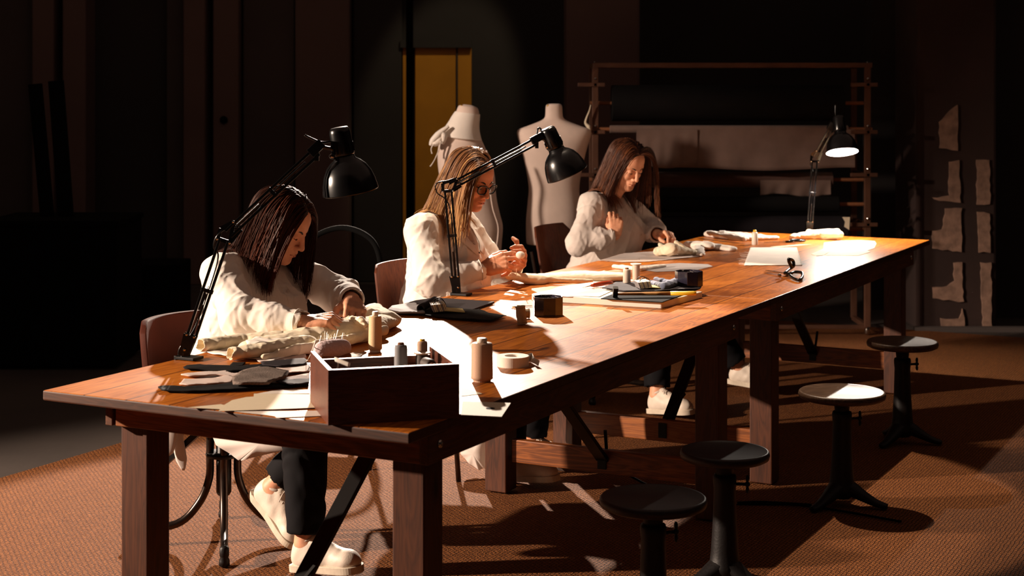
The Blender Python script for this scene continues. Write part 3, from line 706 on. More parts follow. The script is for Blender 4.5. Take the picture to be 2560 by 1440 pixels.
# ---------------------------------------------------------------- dark things stored at far left
def lean_board(a, b, w, th, d, name, label, cat, mat):
    pa, pb = D(a[0], a[1], d), D(b[0], b[1], d + 0.25)
    o = MB().bar(pa, pb, w, th, up=(0, -1, 0)).build(name, mat, bevel=0.003); return tag(o, label, cat)
dw = 8.9
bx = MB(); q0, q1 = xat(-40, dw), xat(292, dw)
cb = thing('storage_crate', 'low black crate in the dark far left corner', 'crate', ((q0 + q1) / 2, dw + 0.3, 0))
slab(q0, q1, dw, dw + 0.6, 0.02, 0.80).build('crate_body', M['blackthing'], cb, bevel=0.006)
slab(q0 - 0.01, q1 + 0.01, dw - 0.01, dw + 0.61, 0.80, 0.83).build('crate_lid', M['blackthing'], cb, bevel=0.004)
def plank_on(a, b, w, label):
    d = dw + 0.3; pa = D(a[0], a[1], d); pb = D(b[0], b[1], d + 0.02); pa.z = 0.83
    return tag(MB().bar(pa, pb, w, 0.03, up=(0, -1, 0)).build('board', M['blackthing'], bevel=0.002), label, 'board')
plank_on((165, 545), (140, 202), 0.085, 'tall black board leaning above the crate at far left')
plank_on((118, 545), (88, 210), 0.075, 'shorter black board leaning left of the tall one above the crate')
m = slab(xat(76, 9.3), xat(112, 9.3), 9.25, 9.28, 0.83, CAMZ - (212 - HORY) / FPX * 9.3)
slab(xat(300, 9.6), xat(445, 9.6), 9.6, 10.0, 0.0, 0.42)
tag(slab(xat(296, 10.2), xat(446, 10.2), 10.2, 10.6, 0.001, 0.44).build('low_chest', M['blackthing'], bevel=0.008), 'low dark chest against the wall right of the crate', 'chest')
# ---------------------------------------------------------------- fabric rack
RY = 10.1
rx0, rx1 = xat(1484, RY), xat(2168, RY); ztop = CAMZ - (163 - HORY) / FPX * RY
rk = thing('fabric_rack', 'tall brown steel rack holding rolls of dark fabric behind the tables', 'rack', ((rx0 + rx1) / 2, RY, 0))
MB().bar((rx0, RY, ztop), (rx1 + 0.03, RY, ztop), 0.03, 0.03).build('top_rail', M['rackmetal'], rk, bevel=0.002)
MB().bar((rx0, RY + 0.4, ztop), (rx1 + 0.03, RY + 0.4, ztop), 0.03, 0.03).build('top_rail', M['rackmetal'], rk, bevel=0.002)
for x in (rx0 + 0.01, rx1):
    for yy in (RY, RY + 0.4):
        MB().bar((x, yy, 0.06), (x, yy, ztop - 0.015), 0.038, 0.03, up=(0, 1, 0)).build('post', M['rackmetal'], rk, bevel=0.002)
    MB().bar((x, RY, 0.06), (x, RY + 0.4, 0.06), 0.03, 0.03).build('foot_rail', M['rackmetal'], rk, bevel=0.002)
    MB().bar((x, RY, ztop), (x, RY + 0.4, ztop), 0.03, 0.03).build('side_rail', M['rackmetal'], rk, bevel=0.002)
MB().bar((rx0, RY, 0.06), (rx1, RY, 0.06), 0.024, 0.024).build('bottom_rail', M['rackmetal'], rk, bevel=0.002)
levels = [207, 325, 432, 556]
for py in levels:
    z = CAMZ - (py - HORY) / FPX * RY
    for x, sg in ((rx0 + 0.01, -1), (rx1, 1)):
        MB().bar((x - 0.11, RY - 0.02, z - 0.012), (x + 0.06, RY - 0.02, z - 0.012), 0.02, 0.024).build('bracket', M['rackmetal'], rk, bevel=0.002)
        MB().bar((x, RY - 0.03, z - 0.012), (x, RY + 0.4, z - 0.012), 0.02, 0.02).build('bracket', M['rackmetal'], rk, bevel=0.002)
        MB().lathe([(0.007, 0), (0.007, 0.004), (0.003, 0.007)], 12, axis_matrix((0, -1, 0)), (x, RY - 0.018, z + 0.025)).build('bolt', M['chrome'], rk)
for x in (rx0 + 0.005, rx1):
    MB().lathe([(0.008, 0), (0.008, 0.005), (0.003, 0.008)], 12, None, (x, RY, ztop + 0.015)).build('bolt', M['chrome'], rk)
MB().lathe([(0.012, 0), (0.02, 0.01), (0.012, 0.05), (0.01, 0.055)], 14, None, (rx1, RY, 0.009)).build('glide', M['chrome'], rk, smooth=True)
def froll(py, pxa, pxb, r, mat, label, hang=None, hmat=None, yoff=0.06):
    z = CAMZ - (py - HORY) / FPX * RY; xa, xb = xat(pxa, RY), xat(pxb, RY)
    t = thing('fabric_roll', label, 'fabric', ((xa + xb) / 2, RY + yoff, z), 0, 'fabric rolls on the rack')
    m = MB(); Mx = axis_matrix((1, 0, 0)); n = 40
    m.lathe([(0.012, 0), (r, 0.001), (r, (xb - xa) / 2), (r, xb - xa - 0.001), (0.012, xb - xa)], n, Mx, (xa, RY + yoff, z)); m.build('roll', mat, t, smooth=False, bevel=0.003)
    MB().tube([(rx0 - 0.02, RY + yoff, z), (rx1 + 0.03, RY + yoff, z)], 0.012, 12).build('roller_tube', M['cardboard'], t)
    if hang:
        for (ha, hb, bot, off) in hang:
            xa2, xb2 = xat(ha, RY), xat(hb, RY); zb = CAMZ - (bot - HORY) / FPX * RY
            V = []; nx, nz = 30, 10
            for j in range(nz + 1):
                for i in range(nx + 1):
                    f = j / nz; x = xa2 + (xb2 - xa2) * i / nx
                    V.append((x, RY + yoff - r * (1 - 0.0 * f) - off + 0.006 * math.sin(i * 0.9 + 2 * f) * f, z + (zb - z) * f + 0.01 * math.sin(i * 0.23 + bot) * f))
            k = len(V); V += [(v[0], v[1] + 0.003, v[2]) for v in V]
            Fc = []
            for j in range(nz):
                for i in range(nx):
                    a = j * (nx + 1) + i; Fc.append((a, a + 1, a + nx + 2, a + nx + 1)); Fc.append((k + a, k + a + nx + 1, k + a + nx + 2, k + a + 1))
            for i in range(nx):
                a = nz * (nx + 1) + i; Fc.append((a, a + 1, k + a + 1, k + a))
            link_mesh('hanging_end', V, Fc, hmat, t, smooth=True)
    return t
froll(258, 1530, 2110, 0.115, M['roll_black'], 'big black fabric roll, topmost on the rack')
froll(323, 1524, 2120, 0.024, M['roll_grey'], 'thin taupe roll on the rack with a wide sheet hanging down', hang=[(1590, 1742, 416, 0.012), (1660, 2135, 422, 0.0)], hmat=M['roll_grey'], yoff=0.0)
froll(452, 1560, 2090, 0.05, M['roll_brown'], 'brown fabric roll below the hanging taupe sheet, a loose end at right', hang=[(1905, 2082, 490, 0.004)], hmat=M['roll_grey'], yoff=0.12)
froll(512, 1540, 2100, 0.05, M['roll_black'], 'lower black fabric roll on the rack behind the farthest woman', yoff=0.05)
froll(575, 1540, 2120, 0.085, M['roll_navy'], 'bottom midnight-blue fabric roll on the rack above the table edge', yoff=0.06)
sc = MB(); q = D(1470, 262, 10.05)
sp = smoothpath([D(1477, 262, 10.05), D(1473, 278, 10.05), D(1466, 296, 10.05), D(1464, 308, 10.05), D(1472, 318, 10.05), D(1474, 330, 10.04)], 5)
rr = np.interp(np.linspace(0, 1, len(sp)), [0, 0.3, 0.6, 0.8, 1], [0.004, 0.009, 0.014, 0.024, 0.012])
tag(sc.tube(sp, [float(x) for x in rr], 10, flat=0.6).build('cloth_scrap', M['muslin'], smooth=True), 'small pale cloth scrap hanging from the left post of the rack', 'cloth')
q = D(2125, 560, 10.0)
tag(MB().prism([(xat(2105, 10), q.z + 0.03), (xat(2124, 10), q.z + 0.03), (xat(2122, 10), q.z - 0.05), (xat(2110, 10), q.z - 0.03), (xat(2112, 10), q.z)], 0, 0.004).build('tmp', M['muslin']), 'small pale cloth tag pinned on the right side of the rack', 'cloth')
_o = bpy.data.objects['tmp']; _o.name = 'cloth_tag'; _o.data.transform(Matrix.Rotation(PI / 2, 4, 'X')); _o.location = (xat(2115, 10.04), 10.04, q.z)
# ---------------------------------------------------------------- tailors' dummies
def loft(rings, n=40, ex=2.3):
    V = []; Fc = []
    for (cx, cy, z, a, b, tilt) in rings:
        for i in range(n):
            t = 2 * PI * i / n; c, s_ = math.cos(t), math.sin(t)
            x = a * math.copysign(abs(c) ** (2 / ex), c); y = b * math.copysign(abs(s_) ** (2 / ex), s_)
            V.append((cx + x, cy + y, z + tilt * x))
    m = len(rings)
    for j in range(m - 1):
        for i in range(n):
            k = (i + 1) % n; Fc.append((j * n + i, j * n + k, (j + 1) * n + k, (j + 1) * n + i))
    Fc.append(tuple(range(n - 1, -1, -1))); Fc.append(tuple((m - 1) * n + i for i in range(n)))
    return V, Fc
def interp_rings(keys, n):
    ks = np.array(keys, dtype=float); t = np.linspace(0, len(ks) - 1, n); out = []
    for q in t:
        i = min(int(q), len(ks) - 2); f = q - i
        p0 = ks[max(i - 1, 0)]; p1 = ks[i]; p2 = ks[i + 1]; p3 = ks[min(i + 2, len(ks) - 1)]
        out.append(0.5 * ((2 * p1) + (p2 - p0) * f + (2 * p0 - 5 * p1 + 4 * p2 - p3) * f * f + (3 * p1 - p0 - 3 * p2 + p3) * f ** 3))
    return out
DY = 9.46
def zz(py, d=DY): return CAMZ - (py - HORY) / FPX * d
mx = xat(1385, DY)
dm = thing('tailors_dummy', 'broad-shouldered linen tailor\'s dummy on a stand, between the middle and far woman', 'mannequin', (mx, DY, 0))
keys = [(610, .155, .11), (606, .163, .118), (580, .166, .12), (545, .165, .12), (505, .156, .112), (470, .150, .108), (430, .163, .115), (390, .184, .122), (360, .203, .118), (342, .216, .105), (330, .219, .09), (322, .205, .078), (316, .165, .07), (308, .115, .064), (301, .076, .06), (294, .056, .057), (284, .051, .054), (272, .050, .053), (264, .047, .05), (260, .036, .04), (259, .004, .004)]
rings = interp_rings([(mx, DY, zz(a), b, c, 0) for a, b, c in keys], 90)
V, Fc = loft(rings); link_mesh('torso', V, Fc, M['dummy'], dm, smooth=True)
m = MB(); m.tube(smoothpath([(mx + 0.0 - 0.042 * math.cos(a), DY - 0.052 * math.sin(a), zz(290)) for a in np.linspace(0, PI, 9)], 2), 0.0012, 5); m.build('neck_seam', M['roll_brown'], dm)
def dummy_stand(t, x, y, ztop, zb=0.0):
    MB().tube([(x, y, 0.12), (x, y, ztop)], 0.014, 12).build('pole', M['blacksteel'], t, smooth=True)
    for i in range(3):
        a = math.radians(100 + 120 * i)
        MB().tube([(x, y, 0.55), (x + 0.14 * math.cos(a), y + 0.14 * math.sin(a), 0.3), (x + 0.27 * math.cos(a), y + 0.27 * math.sin(a), 0.02)], 0.011, 8).build('leg', M['rackmetal'], t)
dummy_stand(dm, mx, DY, zz(606))
MB().ball((mx - 0.035, DY - 0.03, zz(264)), 0.009, 10).build('neck_stud', M['gold'], dm, smooth=True)
d2 = 9.3; ff = lambda px: xat(px, d2)
fx = ff(1178)
df = thing('tailors_dummy', 'linen tailor\'s dummy with a bow of cloth on its shoulder, behind the woman with glasses', 'mannequin', (fx, d2, 0))
# (left px, right px, y px) of the outline
K = [(1118, 1252, 640), (1108, 1255, 600), (1104, 1257, 565), (1105, 1250, 535), (1104, 1243, 505), (1103, 1239, 475), (1098, 1237, 440), (1094, 1228, 405), (1095, 1214, 372), (1102, 1202, 345), (1113, 1197, 325), (1124, 1196, 308), (1132, 1197, 294), (1140, 1198, 282), (1144, 1196, 272), (1148, 1192, 266), (1160, 1180, 262)]
keys = [((ff(a) + ff(b)) / 2, d2, zz(c, d2), (ff(b) - ff(a)) / 2, max(0.012, min(0.13, (ff(b) - ff(a)) / 2 * (0.85 if c > 320 else 1.0))), -0.12 if c < 345 else 0) for a, b, c in K]
V, Fc = loft(interp_rings(keys, 80), ex=2.1); link_mesh('torso', V, Fc, M['dummy'], df, smooth=True)
keys = [((ff(a) + ff(b)) / 2, d2, zz(c, d2), (ff(b) - ff(a)) / 2 + 0.006, (ff(b) - ff(a)) / 2 + 0.008, -0.12) for a, b, c in K[9:14]]
V, Fc = loft(interp_rings(keys, 30), ex=2.1); link_mesh('neck_wrap', V, Fc, M['whitecloth'], df, smooth=True)
# side panel of the far hip
MB().tube(smoothpath([D(1216, 376, 9.17), D(1228, 420, 9.16), D(1226, 470, 9.16), D(1232, 520, 9.15), D(1246, 570, 9.15), D(1240, 625, 9.16)], 6), [0.012] * 31, 10, flat=0.4).build('side_seam', M['dummy'], df, smooth=True)
dummy_stand(df, fx, d2, zz(636, d2))
MB().ball((ff(1155), d2 - 0.03, zz(265, d2)), 0.009, 10).build('neck_stud', M['gold'], df, smooth=True)
bw = thing('cloth_bow', 'white cloth bow with hanging ribbons pinned on the shoulder of the left dummy', 'bow', tuple(D(1095, 350, 9.2)))
for pts, rs in (([(1122, 316), (1108, 326), (1095, 338), (1082, 352), (1076, 364)], [.012, .022, .03, .026, .012]),
                ([(1078, 350), (1088, 358), (1098, 350), (1108, 336)], [.014, .028, .026, .012]),
                ([(1100, 326), (1110, 340), (1106, 360)], [.015, .03, .014])):
    MB().tube(smoothpath([D(a, b, 9.19) for a, b in pts], 5), [float(v) for v in np.interp(np.linspace(0, 1, (len(pts) - 1) * 5 + 1), np.linspace(0, 1, len(rs)), rs)], 12, flat=0.7).build('bow_loop', M['whitecloth'], bw, smooth=True)
for pts in ([(1102, 352), (1098, 372), (1090, 392), (1084, 404), (1076, 416)], [(1084, 360), (1078, 372), (1080, 384)]):
    MB().tube(smoothpath([D(a, b, 9.16) for a, b in pts], 5), [.008] * 5 * (len(pts) - 1) + [.014], 10, flat=0.35).build('ribbon', M['whitecloth'], bw, smooth=True)
# ---------------------------------------------------------------- signed-distance sculpting (numpy field -> surface)
def n3(P, f, seed=0):                        # cheap smooth noise in [-1,1]
    x, y, z = P[0] * f, P[1] * f, P[2] * f; s = seed * 1.7
    a = np.sin(x * 1.0 + 1.3 * np.sin(y * 0.9 + s) + s * 2.1) + np.sin(y * 1.1 + 1.3 * np.sin(z * 0.8 - s) + s) + np.sin(z * 0.95 + 1.3 * np.sin(x * 1.05 + 2 * s))
    b = np.sin(x * 2.1 - z * 1.7 + s) * np.sin(y * 2.3 + x * 0.7 - s)
    return (a / 3 * 0.75 + b * 0.35)
def cone(a, b, ra, rb, fold=0.0, ff=60.0, flat=None):
    a = np.array(a, float); b = np.array(b, float); ab = b - a; L2 = ab @ ab; L = math.sqrt(L2)
    if flat is not None: fn = np.array(flat[0], float); fn /= np.linalg.norm(fn); fk = 1.0 / flat[1] - 1.0
    def f(P):
        px, py, pz = P[0] - a[0], P[1] - a[1], P[2] - a[2]
        t = np.clip((px * ab[0] + py * ab[1] + pz * ab[2]) / L2, 0, 1)
        qx, qy, qz = px - ab[0] * t, py - ab[1] * t, pz - ab[2] * t
        if flat is not None:
            w = (qx * fn[0] + qy * fn[1] + qz * fn[2]) * fk
            qx, qy, qz = qx + fn[0] * w, qy + fn[1] * w, qz + fn[2] * w
        r = ra + (rb - ra) * t
        d = np.sqrt(qx * qx + qy * qy + qz * qz) - r
        if fold:
            ph = t * L * ff + 2.2 * np.sin(qx * 22 + t * 5) + 2.0 * np.sin(qy * 25 - t * 4) + 1.8 * np.sin(qz * 24 + t * 3)
            d = d - fold * (np.abs(np.sin(ph)) - 0.6) * (0.35 + 0.65 * np.sin(ph * 0.31 + qz * 15) ** 2)
        return d
    m = max(ra, rb) + abs(fold) * 2
    if flat is not None and flat[1] > 1: m *= flat[1]
    return f, np.minimum(a, b) - m, np.maximum(a, b) + m
def ell(c, r, R=None, fold=0.0, ff=40.0, seed=0):
    c = np.array(c, float); r = np.array(r, float); Ri = None if R is None else np.array(R, float).T
    def f(P):
        x, y, z = P[0] - c[0], P[1] - c[1], P[2] - c[2]
        if Ri is not None:
            x, y, z = Ri[0, 0] * x + Ri[0, 1] * y + Ri[0, 2] * z, Ri[1, 0] * x + Ri[1, 1] * y + Ri[1, 2] * z, Ri[2, 0] * x + Ri[2, 1] * y + Ri[2, 2] * z
        k0 = np.sqrt((x / r[0]) ** 2 + (y / r[1]) ** 2 + (z / r[2]) ** 2) + 1e-9
        k1 = np.sqrt((x / r[0] ** 2) ** 2 + (y / r[1] ** 2) ** 2 + (z / r[2] ** 2) ** 2) + 1e-9
        d = k0 * (k0 - 1) / k1
        if fold: d = d - fold * n3(P, ff, seed)
        return d
    m = r.max() if Ri is not None else r
    return f, c - m - abs(fold) * 2, c + m + abs(fold) * 2
class Field:
    def __init__(s, lo, hi, h):
        s.lo = np.array(lo, float); s.h = h; n = np.ceil((np.array(hi, float) - s.lo) / h).astype(int) + 1
        s.n = n; s.d = np.full(n, 0.05, dtype=np.float32); s.prims = []
        s.ax = [s.lo[i] + h * np.arange(n[i]) for i in range(3)]
    def _box(s, lo, hi, k):
        m = k + 3 * s.h
        i0 = np.maximum(np.floor((lo - m - s.lo) / s.h).astype(int), 0); i1 = np.minimum(np.ceil((hi + m - s.lo) / s.h).astype(int) + 1, s.n)
        if (i1 <= i0).any(): return None
        sl = tuple(slice(a, b) for a, b in zip(i0, i1))
        G = np.meshgrid(*[s.ax[i][sl[i]] for i in range(3)], indexing='ij', sparse=True)
        return sl, G
    def add(s, prim, k=0.01):
        f, lo, hi = prim; s.prims.append((f, k)); b = s._box(np.array(lo), np.array(hi), k)
        if b is None: return s
        sl, G = b; d2 = f(G).astype(np.float32); d1 = s.d[sl]
        if k > 0:
            hh = np.clip(0.5 + 0.5 * (d1 - d2) / k, 0, 1); s.d[sl] = d1 * (1 - hh) + d2 * hh - k * hh * (1 - hh)
        else: s.d[sl] = np.minimum(d1, d2)
        return s
    def sub(s, prim, k=0.005):
        f, lo, hi = prim; b = s._box(np.array(lo), np.array(hi), k)
        if b is None: return s
        sl, G = b; d2 = -f(G).astype(np.float32); d1 = s.d[sl]
        if k > 0:
            hh = np.clip(0.5 - 0.5 * (d1 - d2) / k, 0, 1); s.d[sl] = d1 * (1 - hh) + d2 * hh + k * hh * (1 - hh)
        else: s.d[sl] = np.maximum(d1, d2)
        return s
    def ridge(s, amp, f, seed=0, st=(1, 1, 1)):
        G = np.meshgrid(*s.ax, indexing='ij', sparse=True); q = (G[0] * st[0], G[1] * st[1], G[2] * st[2])
        r = (1 - np.minimum(np.abs(n3(q, f, seed)), 1)) ** 5
        s.d = s.d - (amp * (r - .3)).astype(np.float32); return s
    def half(s, n, c, keep_below=True):       # cut away the side where n.p > c
        G = np.meshgrid(*s.ax, indexing='ij', sparse=True)
        s.d = np.maximum(s.d, (n[0] * G[0] + n[1] * G[1] + n[2] * G[2] - c).astype(np.float32)); return s
    def warp(s, amp, f, seed=0):
        G = np.meshgrid(*s.ax, indexing='ij', sparse=True); s.d = s.d - (amp * n3(G, f, seed)).astype(np.float32); return s
    def mesh(s, adapt=0.0):
        d = s.d.copy()
        d[0], d[-1] = 0.05, 0.05; d[:, 0], d[:, -1] = 0.05, 0.05; d[:, :, 0], d[:, :, -1] = 0.05, 0.05
        g = vdb.FloatGrid(0.05); g.copyFromArray(d)
        p, t, q = g.convertToPolygons(isovalue=0.0, adaptivity=adapt)
        V = p * s.h + s.lo
        Fc = []
        if len(q): Fc = q
        if len(t):
            t4 = np.concatenate([t, t[:, :1]], 1)
            raise RuntimeError('tri')
        # orientation: volume must be positive
        a, b, c, e = (V[Fc[:, i]] for i in range(4))
        vol = np.einsum('ij,ij->i', a, np.cross(b, c)).sum() + np.einsum('ij,ij->i', a, np.cross(c, e)).sum()
        if vol < 0: Fc = Fc[:, ::-1].copy()
        return V, Fc
    def at(s, p):
        i = np.clip(((np.array(p) - s.lo) / s.h).round().astype(int), 0, s.n - 1); return s.d[tuple(i)]
    def surface(s, p, dirn, step=0.002, far=0.5):   # march from p along dirn until outside the body
        p = np.array(p, float); v = np.array(dirn, float); v /= np.linalg.norm(v); q = p + v * far
        while far > 0:
            q = p + v * far
            if s.at(q) < 0: return Vector(q)
            far -= step
        return Vector(p)
def join_meshes(parts):
    V = []; Fc = []; n = 0
    for v, f in parts: V.append(v); Fc.append(f + n); n += len(v)
    return np.concatenate(V), np.concatenate(Fc)
def R3(pitch=0, yaw=0, roll=0):              # head rotation: pitch tips the face down, yaw turns it left
    return (Matrix.Rotation(yaw, 3, 'Z') @ Matrix.Rotation(pitch, 3, 'Y') @ Matrix.Rotation(roll, 3, 'X'))
# ---------------------------------------------------------------- hands
def hand(F, wrist, knuckle_dir, palm_dir, thumb_side, curls, thumb, sc=1.0, spread=0.06):
    """finger chains; thumb_side=+1/-1: which way along knuckle_dir x palm_dir the thumb lies; returns fingertips"""
    w = Vector(wrist); d = Vector(knuckle_dir).normalized(); pn = Vector(palm_dir); pn = (pn - d * pn.dot(d)).normalized()
    lat = d.cross(pn) * thumb_side            # towards the thumb
    S = sc; tips = []
    kn = []
    for i, (off, fw, rr, L) in enumerate(((0.030, 0.083, .0088, (.040, .025, .021)), (0.010, 0.087, .0090, (.044, .028, .022)), (-0.010, 0.083, .0086, (.041, .026, .021)), (-0.028, 0.075, .0078, (.032, .020, .019)))):
        k = w + (d * fw + lat * off) * S; kn.append(k)
        # metacarpal part of the palm
        F.add(cone(w + (lat * off * 0.55 + d * 0.012) * S, k - pn * 0.001, 0.0145 * S, 0.0105 * S, flat=(pn, 0.92)), 0.012)
        dirn = (d + lat * (1.5 - i) * spread).normalized(); p = k; a = curls[i]
        ax = dirn.cross(pn).normalized()      # rotating dirn about ax by +angle turns it towards the palm
        for j in range(3):
            dirn = Matrix.Rotation(a[j], 3, ax) @ dirn
            q = p + dirn * L[j] * S; r0 = rr * S * (1 - 0.08 * j); r1 = rr * S * (1 - 0.08 * (j + 1))
            F.add(cone(p, q, r0 * 1.03, r1), 0.0035)
            p = q
        tips.append(p)
    F.add(ell(w + (d * 0.045 - pn * -0.004) * S, (0.03 * S,) * 3), 0.0) if False else None
    F.add(cone(w + (d * 0.02 + lat * 0.018 + pn * 0.008) * S, w + (d * 0.05 + lat * 0.03 + pn * 0.012) * S, 0.016 * S, 0.013 * S), 0.012)   # ball of the thumb
    F.add(cone(w + (d * 0.02 - lat * 0.02 + pn * 0.006) * S, w + (d * 0.055 - lat * 0.024 + pn * 0.005) * S, 0.013 * S, 0.012 * S), 0.012)
    tb = w + (d * 0.03 + lat * 0.03 + pn * 0.008) * S; p = tb
    for j, (v, L) in enumerate(zip(thumb, (.036, .030, .024))):
        vv = (d * v[0] + lat * v[1] + pn * v[2]).normalized(); q = p + vv * L * S
        F.add(cone(p, q, (0.0125, 0.0105, 0.0098)[j] * S, (0.0105, 0.0098, 0.0085)[j] * S), 0.005); p = q
    tips.append(p)
    return tips, kn
# ---------------------------------------------------------------- head
def head_prims(c, R, w=1.0):
    c = Vector(c)
    def X(x, y, z): return c + R @ Vector((x, y * w, z))
    Rn = np.array(R)
    A = []
    A.append(('+', ell(X(-.014, 0, .028), (.094, .075 * w, .086), Rn), .01))
    A.append(('+', ell(X(.034, 0, -.030), (.052, .056 * w, .075), Rn), .03))
    A.append(('+', ell(X(.040, 0, .040), (.047, .058 * w, .050), Rn), .02))
    for s in (-1, 1):
        A.append(('+', cone(X(.005, s * .050, -.052), X(.066, s * .014, -.094), .018, .017), .03))
        A.append(('+', ell(X(.062, s * .034, -.028), (.02, .019, .02), Rn), .02))
        A.append(('+', cone(X(.081, s * .012, .021), X(.068, s * .043, .020), .008, .008), .012))
    A.append(('+', ell(X(.077, 0, -.098), (.016, .019, .015), Rn), .018))
    for s in (-1, 1):
        A.append(('-', ell(X(.094, s * .031, .001), (.014, .018, .011), Rn), .012))
        A.append(('+', ell(X(.0735, s * .031, .000), (.0135, .0155, .0125), Rn), .004))
    A.append(('+', cone(X(.086, 0, .012), X(.107, 0, -.030), .0068, .0092), .010))
    A.append(('+', ell(X(.107, 0, -.035), (.010, .0095, .0085), Rn), .006))
    for s in (-1, 1):
        A.append(('+', ell(X(.096, s * .0125, -.038), (.011, .0065, .0075), Rn), .005))
        A.append(('-', ell(X(.101, s * .0065, -.0455), (.005, .0032, .003), Rn), .002))
    A.append(('+', ell(X(.080, 0, -.062), (.019, .027, .022), Rn), .012))
    A.append(('+', cone(X(.0955, -.009, -.0585), X(.0955, .009, -.0585), .0045, .0045), .006))
    A.append(('+', cone(X(.0945, -.010, -.071), X(.0945, .010, -.071), .0052, .0052), .006))
    for s in (-1, 1): A.append(('-', cone(X(.1005, 0, -.0648), X(.090, s * .025, -.0665), .0013, .0012), .003))
    A.append(('-', ell(X(.099, 0, -.083), (.008, .016, .006), Rn), .008))
    for s in (-1, 1): A.append(('+', ell(X(-.006, s * .076, -.008), (.017, .006, .030), Rn), .004))
    return A, X
def eyes_lips(c, R, w, parent_w, brow, root):
    A, X = head_prims(c, R, w)
    def W_(p): return parent_w @ p
    for s in (-1, 1):
        y = .031 * s
        pts = smoothpath([X(.081, y - .0135, -.005), X(.0855, y - .006, -.0075), X(.0872, y, -.0085), X(.0855, y + .006, -.0075), X(.080, y + .0135, -.005)], 4)
        MB().tube([W_(p) for p in pts], [.0008] * 4 + [.0016] * 9 + [.0008] * 4, 6).build('eyelashes', M['brow'], root, smooth=True)
        pts = smoothpath([X(.0895, s * .013, .0145), X(.0875, s * .022, .0195), X(.0835, s * .032, .0215), X(.074, s * .045, .0175)], 5)
        rr = [float(v) for v in np.interp(np.linspace(0, 1, len(pts)), [0, .4, 1], [.0030, .0038, .0012])]
        MB().tube([W_(p) for p in pts], rr, 6, flat=0.9).build('eyebrow', brow, root, smooth=True)
    f = Field(np.array(X(.09, 0, -.065)) - .045, np.array(X(.09, 0, -.065)) + .045, .0012)
    f.add(cone(X(.0965, -.007, -.0600), X(.0965, .007, -.0600), .0040, .0040), .003)
    f.add(cone(X(.0955, -.009, -.0702), X(.0955, .009, -.0702), .0047, .0047), .0)
    for s in (-1, 1):
        f.add(cone(X(.0965, s * .006, -.0605), X(.089, s * .021, -.0655), .0038, .0016), .003)
        f.add(cone(X(.0955, s * .008, -.0705), X(.089, s * .020, -.0675), .0042, .0016), .003)
    V, Fc = f.mesh(); V = xf(V, parent_w)
    link_mesh('lips', V, Fc, M['lip'], root, smooth=True)
def xf(V, Mt):
    A = np.array(Mt); return V @ A[:3, :3].T + A[:3, 3]
